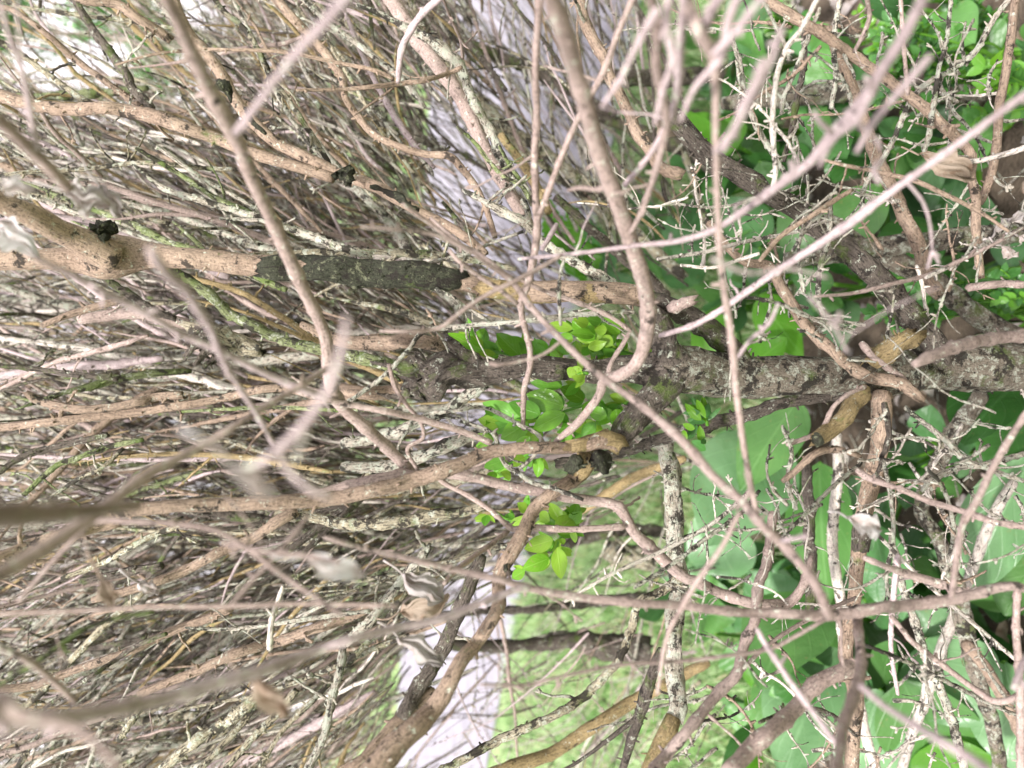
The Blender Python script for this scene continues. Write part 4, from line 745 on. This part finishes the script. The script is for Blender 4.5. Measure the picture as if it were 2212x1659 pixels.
plant((1420, 560), [(1230,565,1178,425,62), (1290,562,1228,440,56), (1255,590,1210,500,50), (1300,600,1262,520,44), (1320,590,1275,470,66,.95,'teal'), (1360,640,1300,560,70,.9,'teal'), (1250,600,1235,560,70)], ['bright'], 'bright frilly lettuce-like leaves against the path above the tan limb', .95, wavy=.25, teeth=.12)
plant((1700, 1180), [(1665,930,1530,1180,215,.78), (1590,1250,1520,1090,150,.85), (1725,865,1600,1060,130,.74,'broad'), (1560,970,1640,1150,150,.85,'mint')], ['mint'], 'large pale mint leaf cluster below the trunk beside the lichen stem', .82)
plant((1860, 1250), [(1770,1000,1790,1310,150,.75), (1885,1130,1950,1340,110), (1840,1030,1885,1190,90,.74,'mint'), (1980,950,1955,1100,100), (1700,1330,1620,1230,140,.8,'teal'), (1760,1290,1640,1490,190,.74,'broad')], ['broad', 'teal'], 'mid green broad leaves below the trunk at right of centre', .78)
plant((2190, 1150), [(2230,985,2095,1290,150,.66,'mint'), (2212,820,2080,960,180,.68,'deep'), (2240,900,2120,1010,170,.7,'deep'), (2260,1180,2170,1330,150,.7,'broad'), (2180,1320,2090,1210,90,.74,'broad')], ['mint'], 'dark and pale large leaves at the right edge below the trunk', .70)
plant((1990, 1560), [(2000,1380,2140,1570,230,.72,'mint'), (1950,1470,2070,1680,210,.7), (2170,1430,2230,1690,180,.68), (2040,1400,1940,1540,150,.76,'broad'), (1900,1490,1850,1690,170,.74,'mint'), (2020,1600,2120,1720,180,.7,'bright'), (1990,1390,2080,1330,110,.74)], ['mint', 'broad'], 'large pale green leaves filling the bottom right corner', .72)
plant((1760, 1560), [(1810,1390,1690,1680,200,.78), (1880,1400,1800,1500,140,.8,'broad'), (1730,1420,1650,1620,130,.8,'broad'), (1620,1390,1645,1500,55,.86,'bright'), (1650,1560,1560,1690,60,.84,'deep'), (1680,1510,1610,1530,50,.86,'bright'), (1640,1620,1600,1690,40,.86,'bright'), (1780,1280,1700,1400,120,.82,'deep')], ['mint'], 'pale mint and bright toothed leaves at the bottom right of centre', .78)
plant((1550, 620), [(1500,620,1440,520,90,.95,'teal'), (1560,600,1620,520,80,.95,'broad'), (1430,600,1390,540,80,1.0,'broad'), (1610,800,1700,730,90,.8,'bright')], ['broad'], 'small teal leaves between the tan limb and the dark diagonal limb', .9)
# lower floor of further leaves, each plant its own thing
k = 0
for (x, y) in ((1620,150),(1760,330),(2060,100),(1950,640),(2130,640),(1600,480),(1560,1010),(1680,1300),(1930,1180),(2050,1250),(1560,1380),(2060,1480),(1850,1560),(2180,1560),(1740,120),(2190,480)):
    rows = []
    for j in range(4):
        a = R.uniform(0, 6.28); L_ = R.uniform(70, 130); d_ = R.uniform(.84, .95) if x < 1700 else R.uniform(.76, .84)
        rows.append((x + 20 * math.cos(a), y + 20 * math.sin(a), x + L_ * math.cos(a), y + L_ * math.sin(a), R.uniform(60, 105), d_))
    plant((x + 120, y), rows, ['deep', 'broad', 'teal', 'broad'], 'low green leafy plant on the shaded soil behind the twigs', .85, grp='low leafy plants on the shaded soil')

# ------------------------------------------------------------------ small-leaved boxwood seedlings
def seedling(cx, cy, rx, ry, d, n_, mats, label, size=20):
    b0 = P(cx + rx * .9, cy, d); b0[2] = max(.005, b0[2] - .1); root = empty('boxwood_seedling', b0); tag(root, label, 'shrub')
    for s_ in range(max(4, n_ // 16)):
        a = R.uniform(0, 6.28); rr = math.sqrt(R.random()); x = cx + rx * rr * math.cos(a); y = cy + ry * rr * math.sin(a); dd = d + R.uniform(-.07, .05)
        p1 = P(x, y, dd); v = p1 - b0; v /= np.linalg.norm(v); p0 = p1 - v * .05 + rand_unit() * .01
        mb = MB(); tube(mb, [[*b0, .0012], [*((b0 + p0) / 2 + rand_unit() * .015), .0012], [*p0, .001], [*p1, .0007]], 5, .05, step=.006)
        st = mb.build('stem', M['boxl'], root)
        mb = MB(); ma, mc = mats[R.randrange(len(mats))], mats[R.randrange(len(mats))]
        for j in range(16):
            t = R.uniform(-.1, 1.1); q = p0 + (p1 - p0) * t; u = rand_unit(); u -= v * (u @ v) * .8; u += v * .5; u /= np.linalg.norm(u)
            L_ = size * R.uniform(.7, 1.25) * d / FPX
            leaf(mb, q, q + u * L_, np.array([0, -.3, .8]) + toward(q) * .5 + rand_unit() * .6, L_ * .6, bend=.1, fold=.2, nu=4, nv=6, tip_pow=.85, mi=0 if R.random() < .6 else 1)
        mb.build('foliage', [M[ma], M[mc]], st)
seedling(1950, 130, 110, 110, .74, 420, ['box', 'box', 'deep', 'boxl'], 'dense dark boxwood foliage behind the twigs in the upper right', 22)
seedling(2090, 60, 110, 80, .78, 300, ['box', 'deep', 'box'], 'shadowed boxwood foliage in the top right corner', 20)
seedling(2130, 200, 90, 90, .66, 200, ['boxl', 'fresh', 'box'], 'light green boxwood shoots at right edge near the top', 34)
seedling(1890, 60, 60, 60, .80, 120, ['boxl', 'fresh'], 'bright young boxwood shoot left of the dark upper foliage', 20)
seedling(1960, 640, 120, 60, .66, 260, ['box', 'deep', 'deep'], 'glossy dark boxwood leaves just above the trunk at right', 26)
seedling(2120, 640, 80, 70, .66, 160, ['box', 'boxl', 'deep'], 'boxwood leaves at the right edge just above the trunk', 26)
seedling(2140, 900, 70, 60, .72, 60, ['boxl', 'box'], 'small boxwood shoot below the trunk near the right edge', 18)
seedling(2060, 1190, 60, 50, .8, 60, ['box', 'deep'], 'small dark boxwood shoot among broad leaves lower right', 20)

# ------------------------------------------------------------------ dead leaves caught in the twigs
def dead(name_pts, w, d, mat, label, roll=.3, curl=.35):
    (x0, y0, x1, y1) = name_pts; p0 = P(x0, y0, d); p1 = P(x1, y1, d + .006)
    mb = MB(); leaf(mb, p0, p1, toward(p0) + rand_unit() * roll, w * d / FPX, bend=curl, fold=R.uniform(-.5, .8), wavy=.06, nu=15, nv=24, tip_pow=.75, crumple=.6)
    o = mb.build('dry_leaf', M[mat]); recentre(o); tag(o, label, 'leaf'); 
    mb = MB(); v = (p0 - p1) / np.linalg.norm(p1 - p0)
    tube(mb, [[*p0, .0006], [*(p0 + v * .006 + rand_unit() * .002), .0005], [*(p0 + v * .012), .0005]], 5, .05); mb.build('stalk', M[mat], o)
dead((145, 412, 240, 440), 62, .30, 'drygrey', 'grey dry leaf caught on the pinkish branch above the left limb node')
dead((215, 400, 258, 470), 40, .31, 'drygrey', 'folded grey dry leaf beside the grey one above the left limb node')
dead((0, 400, 75, 412), 40, .24, 'drywhite', 'small whitish dry leaf at the left edge above the limb')
dead((0, 480, 88, 555), 58, .30, 'drywhite', 'silvery torn dry leaf under the left limb arm at the left edge', .2, .5)
dead((870, 1240, 955, 1300), 60, .36, 'drygrey', 'curled pale brown dry leaf caught in the lower left thicket', .4, .6)
dead((865, 1320, 970, 1285), 44, .37, 'dry', 'brown folded dry leaf under the curled pale one in the lower left thicket', .4, .6)
dead((860, 1375, 952, 1440), 44, .34, 'drygrey', 'pale veined dry leaf below the fork of the long lower branch', .3, .4)
dead((655, 1205, 790, 1240), 52, .22, 'drywhite', 'out-of-focus white dry leaf left of centre in the lower thicket', .3, .3)
dead((545, 1475, 625, 1545), 48, .22, 'dry', 'out-of-focus tan dry leaf under the blurred branch at bottom left', .3, .3)
dead((218, 1250, 250, 1310), 32, .26, 'dry', 'small beige dry leaf in the far left lower thicket', .3, .3)
dead((300, 1258, 340, 1285), 26, .36, 'drywhite', 'tiny white dry leaf beside the small beige one in the lower left')
dead((500, 1005, 600, 1075), 42, .14, 'drywhite', 'very blurred whitish dry leaf in the left middle', .1, .2)
dead((1832, 1120, 1898, 1142), 48, .33, 'drywhite', 'white dry leaf caught on a lichen twig below the trunk', .1, .3)
dead((1985, 335, 2092, 385), 48, .42, 'dry', 'curled brown dry leaf on the tan branch above the trunk at right', .5, .7)
dead((1415, 255, 1462, 290), 34, .47, 'dry', 'dark brown crumpled dry leaf above the dark diagonal limb', .5, .7)
for k_, (x, y) in enumerate(((2150, 500), (2180, 480), (2200, 510), (2165, 530))):
    dead((x, y, x + 32, y - 22 + 14 * k_), 20, .40, 'drygrey', ['small grey dry leaf at the right edge above the tan stub, leftmost of its tuft', 'upper small grey dry leaf of the tuft at the right edge', 'rightmost small grey dry leaf of the tuft at the right edge', 'lowest small grey dry leaf of the tuft at the right edge'][k_])

# ------------------------------------------------------------------ dead branching twigs in the right half
def dead_twig(x, y, ang, L_, d, mat, label=None):
    w = R.uniform(5, 9.5); c = []; a = ang; px, py = x, y; dd = d; segs = 7
    rows = []
    for i in range(segs + 1):
        rows.append((px, py, w * (1 - .55 * i / segs), dd)); a += R.uniform(-.28, .28); px += math.cos(a) * L_ / segs; py += math.sin(a) * L_ / segs; dd += R.uniform(-.006, .006)
    cc = [[*P(r_[0], r_[1], r_[3]), r_[2] / 2 * r_[3] / FPX] for r_ in rows]
    mb = MB(); s = tube(mb, cc, 7, .24, nodes=.35, step=.0022, nubs=1.1); o = mb.build('dead_twig', M[mat]); recentre(o)
    wh = 'above' if y < 780 else 'below'
    tag(o, f"{CN[mat]} knobbly dead twig tangled among others {wh} the trunk in the right half", 'twig', f"{CN[mat]} dead twigs {wh} the trunk")
    side_twigs(o, s, mat, R.choice([.5, 1.0, 1.8]), .0010)
for i in range(135):
    x = R.uniform(1480, 2200); y = R.choice([R.uniform(40, 760), R.uniform(860, 1640)])
    if x < 1650 and y > 900 and R.random() < .6: continue
    ang = R.choice([R.uniform(1.1, 2.2), R.uniform(-2.2, -1.1), R.uniform(2.6, 3.6)]) if y < 760 else R.choice([R.uniform(1.0, 2.4), R.uniform(2.4, 3.8), R.uniform(0, 1)])
    dead_twig(x, y, ang, R.choice([R.uniform(60, 190), R.uniform(150, 320)]), R.uniform(.36, .54), R.choice(['lich', 'lich', 'pale', 'lich', 'tan']))

# ------------------------------------------------------------------ the thicket of upright stems (picture left = up)
HX, HY = 1530.0, 950.0
def canopy_stem(mb, big):
    # position of the middle of the stem
    for _ in range(50):
        x = R.uniform(-120, 1420); y = R.uniform(-120, 1780)
        acc = 1.0 if x < 820 else .05 if (y > 1350 and x > 860) else max(.04 if y > 1300 else .08 if y > 1100 else .18, 1 - (x - 820) / 250)
        if 560 < y < 1000: acc *= 1.25 if x < 1150 else .3
        if x < 420 and y < 190: acc *= .5
        if R.random() < acc: break
    ang = math.atan2(HY - y, HX - x)
    if x > 900: ang = math.copysign(min(abs(ang), 1.25), ang)
    ang += R.gauss(0, .17)
    if R.random() < .12: ang += R.uniform(-.7, .7)
    d = R.uniform(.52, 1.0) if big else R.uniform(.60, 1.75)
    L_ = R.uniform(350, 850) if big else R.uniform(140, 420)
    r_ = R.choice([R.uniform(.0014, .0026), R.uniform(.0016, .0042)]) if big else R.uniform(.0005, .0019)
    k = 7; a = ang + math.pi; q = []; tr_ = []
    px = x - math.cos(a) * L_ / 2; py = y - math.sin(a) * L_ / 2; dd = d - R.uniform(-.05, .05); sl = R.uniform(-.12, .2) * d
    for i in range(k + 1):
        tr_.append((px, py)); q.append([*P(px, py, max(.4, dd + sl * i / k)), r_ * (.75, 1.1, 1.08, 1.0, .9, .75, .5, .2)[i]])
        a += R.gauss(0, .10 if big else .13); px += math.cos(a) * L_ / k; py += math.sin(a) * L_ / k
    if any((860 < u < 1095 and 1390 < w_ < 1640) or (985 < u < 1090 and 1290 < w_ < 1400) for u, w_ in tr_) and R.random() < .85: return None
    if any(930 < u < 1110 and 240 < w_ < 480 for u, w_ in tr_) and R.random() < .6: return None
    if any(u < 380 and w_ < 130 for u, w_ in tr_) and R.random() < .62: return None
    if any(870 < u < 960 and 850 < w_ < 930 for u, w_ in tr_) and R.random() < .5: return None
    q = [t for t in q if t[2] > .02]
    if len(q) < 3: return None
    for _ in range(R.choice([0, 1, 2]) if big else R.choice([0, 0, 1])):     # forks
        j = R.randrange(1, len(q) - 2) if len(q) > 4 else 1; p = np.array(q[j][:3]); v = np.array(q[j + 1][:3]) - p; v /= np.linalg.norm(v); v += rand_unit() * .55; v /= np.linalg.norm(v)
        fl = R.uniform(.04, .16) * (1 if big else .8); fr = q[j][3] * R.uniform(.4, .75); w_ = [[*p, fr]]
        for t_ in range(3): v = v + rand_unit() * .22; v /= np.linalg.norm(v); p = p + v * fl / 3; w_.append([*p, fr * (.85 - .22 * t_)])
        tube(mb, w_, 6 if big else 4, .15, step=.006 if big else .03, nubs=1 if big else 0)
    return tube(mb, q, 7 if big else 5, .16 if big else .1, nodes=.25 if big else 0, step=.006 if big else .02, nubs=1.2 if big else 0)
CM = ['tan', 'mauve', 'lich', 'lich', 'olive', 'olive', 'pale', 'dark', 'dark', 'ochre', 'lich', 'pink', 'moss']
CL = {'tan': 'smooth tan', 'mauve': 'pinkish brown', 'lich': 'lichen flecked grey', 'olive': 'dull olive', 'pale': 'bleached pale', 'dark': 'dark fissured', 'ochre': 'ochre brown', 'pink': 'pale pinkish', 'moss': 'mossy green'}
for i in range(280):
    mt = R.choice(CM); mb = MB(); s = canopy_stem(mb, True)
    if s is None: continue
    o = mb.build('thicket_stem', M[mt]); recentre(o)
    tag(o, f"slightly blurred {CL[mt]} bare stem among many alike in the dense left thicket", 'stem', f"{CL[mt]} bare stems of the dense left thicket")
    if R.random() < .5: side_twigs(o, s, mt, .25, .001)
mb = MB(); order = ['tan', 'mauve', 'lich', 'olive', 'pale', 'dark', 'pink', 'ochre']
for i in range(NF):
    m1 = MB()
    if canopy_stem(m1, False) is None: continue
    mt_ = R.choice([0, 1, 2, 2, 2, 3, 3, 4, 5, 5, 5, 6, 7])
    for v_, f_, u_, o_ in zip(m1.v, m1.f, m1.uv, np.cumsum([0] + [len(t) for t in m1.v])): mb.add(v_, f_ - o_, u_, mt_)
o = mb.build('fine_twigs', [M[k_] for k_ in order]); tag(o, 'dense mass of fine blurred twigs filling the thicket behind the stems', 'twigs', kind='stuff')


# thin stems of the neighbouring shrubs standing against the lawn
for i in range(100):
    x = R.uniform(900, 1500); y = R.choice([R.uniform(1080, 1700), R.uniform(1250, 1700), R.uniform(-20, 620)]); d = R.uniform(.7, 1.25); r_ = R.uniform(.0006, .0030) if i < 40 else R.uniform(.0005, .0012)
    a = R.choice([R.uniform(1.2, 1.9), R.uniform(2.2, 3.0), R.uniform(.6, 1.4)]) if y > 1000 else math.atan2(-1, -1) + R.gauss(0, .35)
    L_ = R.uniform(200, 460); px = x - math.cos(a) * L_ / 2; py = y - math.sin(a) * L_ / 2; q = []
    for k_ in range(7):
        q.append([*P(px, py, d + .02 * k_), r_ * (1.1 - .13 * k_)]); a += R.gauss(0, .12); px += math.cos(a) * L_ / 6; py += math.sin(a) * L_ / 6
    q = [t for t in q if t[2] > .02]; mt = R.choice(['dark', 'olive', 'lich', 'mauve', 'pink', 'dark'])
    mb = MB(); s = tube(mb, q, 7, .16, nodes=.3, step=.005, nubs=1); o = mb.build('thicket_stem', M[mt]); recentre(o)
    tag(o, f"blurred {CL[mt]} slender stem standing against the lawn and path among several alike", 'stem', f"{CL[mt]} slender stems against the lawn")
# withered leaves and bits lying under the shrub: nobody could count them
mb = MB()
for i in range(2600):
    p = np.array([R.uniform(-1.2, 1.2), R.uniform(.15, 1.05), R.uniform(.008, .022)]); u = rand_unit(); u[2] *= .35; u /= np.linalg.norm(u)
    if R.random() < .55: leaf(mb, p, p + u * R.uniform(.012, .035), np.array([0, 0, 1]) + rand_unit() * .5, R.uniform(.006, .018), bend=.3, fold=.5, wavy=.2, nu=4, nv=6, mi=R.randrange(3))
    else:
        u2 = u + rand_unit() * .2; L_ = R.uniform(.015, .06); tube(mb, [[*p, .0008], [*(p + u * L_ * .5), .0009], [*(p + (u + u2) * L_ * .5), .0005]], 5, .1, step=.02, mi=3)
o = mb.build('leaf_litter', [M['dry'], M['drygrey'], M['pale'], M['lich']]); tag(o, 'brown withered leaves and twig bits lying on the soil under the shrub', 'leaf litter', kind='stuff')
k = 0
for (x, y) in ((1830,620),(1560,330),(1640,660),(1900,1500),(1980,1250),(2100,1400),(1700,1200),(2000,980),(2200,700),(2000,20),(1680,60),(1820,220),(1700,280),(2190,120),(1900,320),(2050,330),(1560,120),(2120,560),(1600,420),(1480,1300),(2200,1450),(1780,1450),(1640,1500),(1850,1320),(2180,1250)):
    rows = []
    for j in range(8):
        a = R.uniform(0, 6.28); L_ = R.uniform(80, 150); d_ = R.uniform(.86, .98) if x < 1750 else R.uniform(.74, .84)
        rows.append((x + 30 * math.cos(a), y + 30 * math.sin(a), x + L_ * math.cos(a), y + L_ * math.sin(a), R.uniform(60, 115), d_))
    plant((x + 100, y), rows, ['teal', 'broad', 'deep', 'broad', 'mint'], 'low green leafy plant on the shaded soil behind the twigs', .85, grp='low leafy plants on the shaded soil')

# ------------------------------------------------------------------ garden beyond
def crown_tree(x, y, d, rad, name, label):
    c = P(x, y, d); base = np.array([c[0], c[1], 0]); root = empty(name, base); tag(root, label, 'tree')
    mb = MB(); tube(mb, [[*base, .09], [*(base * .5 + c * .5), .07], [*c, .04]], 10, .1, step=.15); mb.build('trunk', M['trunk'], root)
    mb = MB(); N = 2600
    for cl in range(14):
        cc = c + rand_unit() * rad * R.uniform(.2, .85)
        for j in range(N // 14):
            q = cc + rand_unit() * rad * .38 * R.random() ** .4; u = rand_unit()
            leaf(mb, q, q + u * .09, rand_unit(), .05, nu=3, nv=4)
    mb.build('crown', M['box'], root)
crown_tree(300, 62, 9.0, .75, 'garden_tree', 'dark green tree crown seen through the twigs at the top left')
crown_tree(10, 60, 12.0, .8, 'garden_tree', 'pale green tree crown glimpsed at the top left corner')
crown_tree(880, 365, 8.0, .30, 'garden_shrub', 'small green shrub beyond the path left of centre')
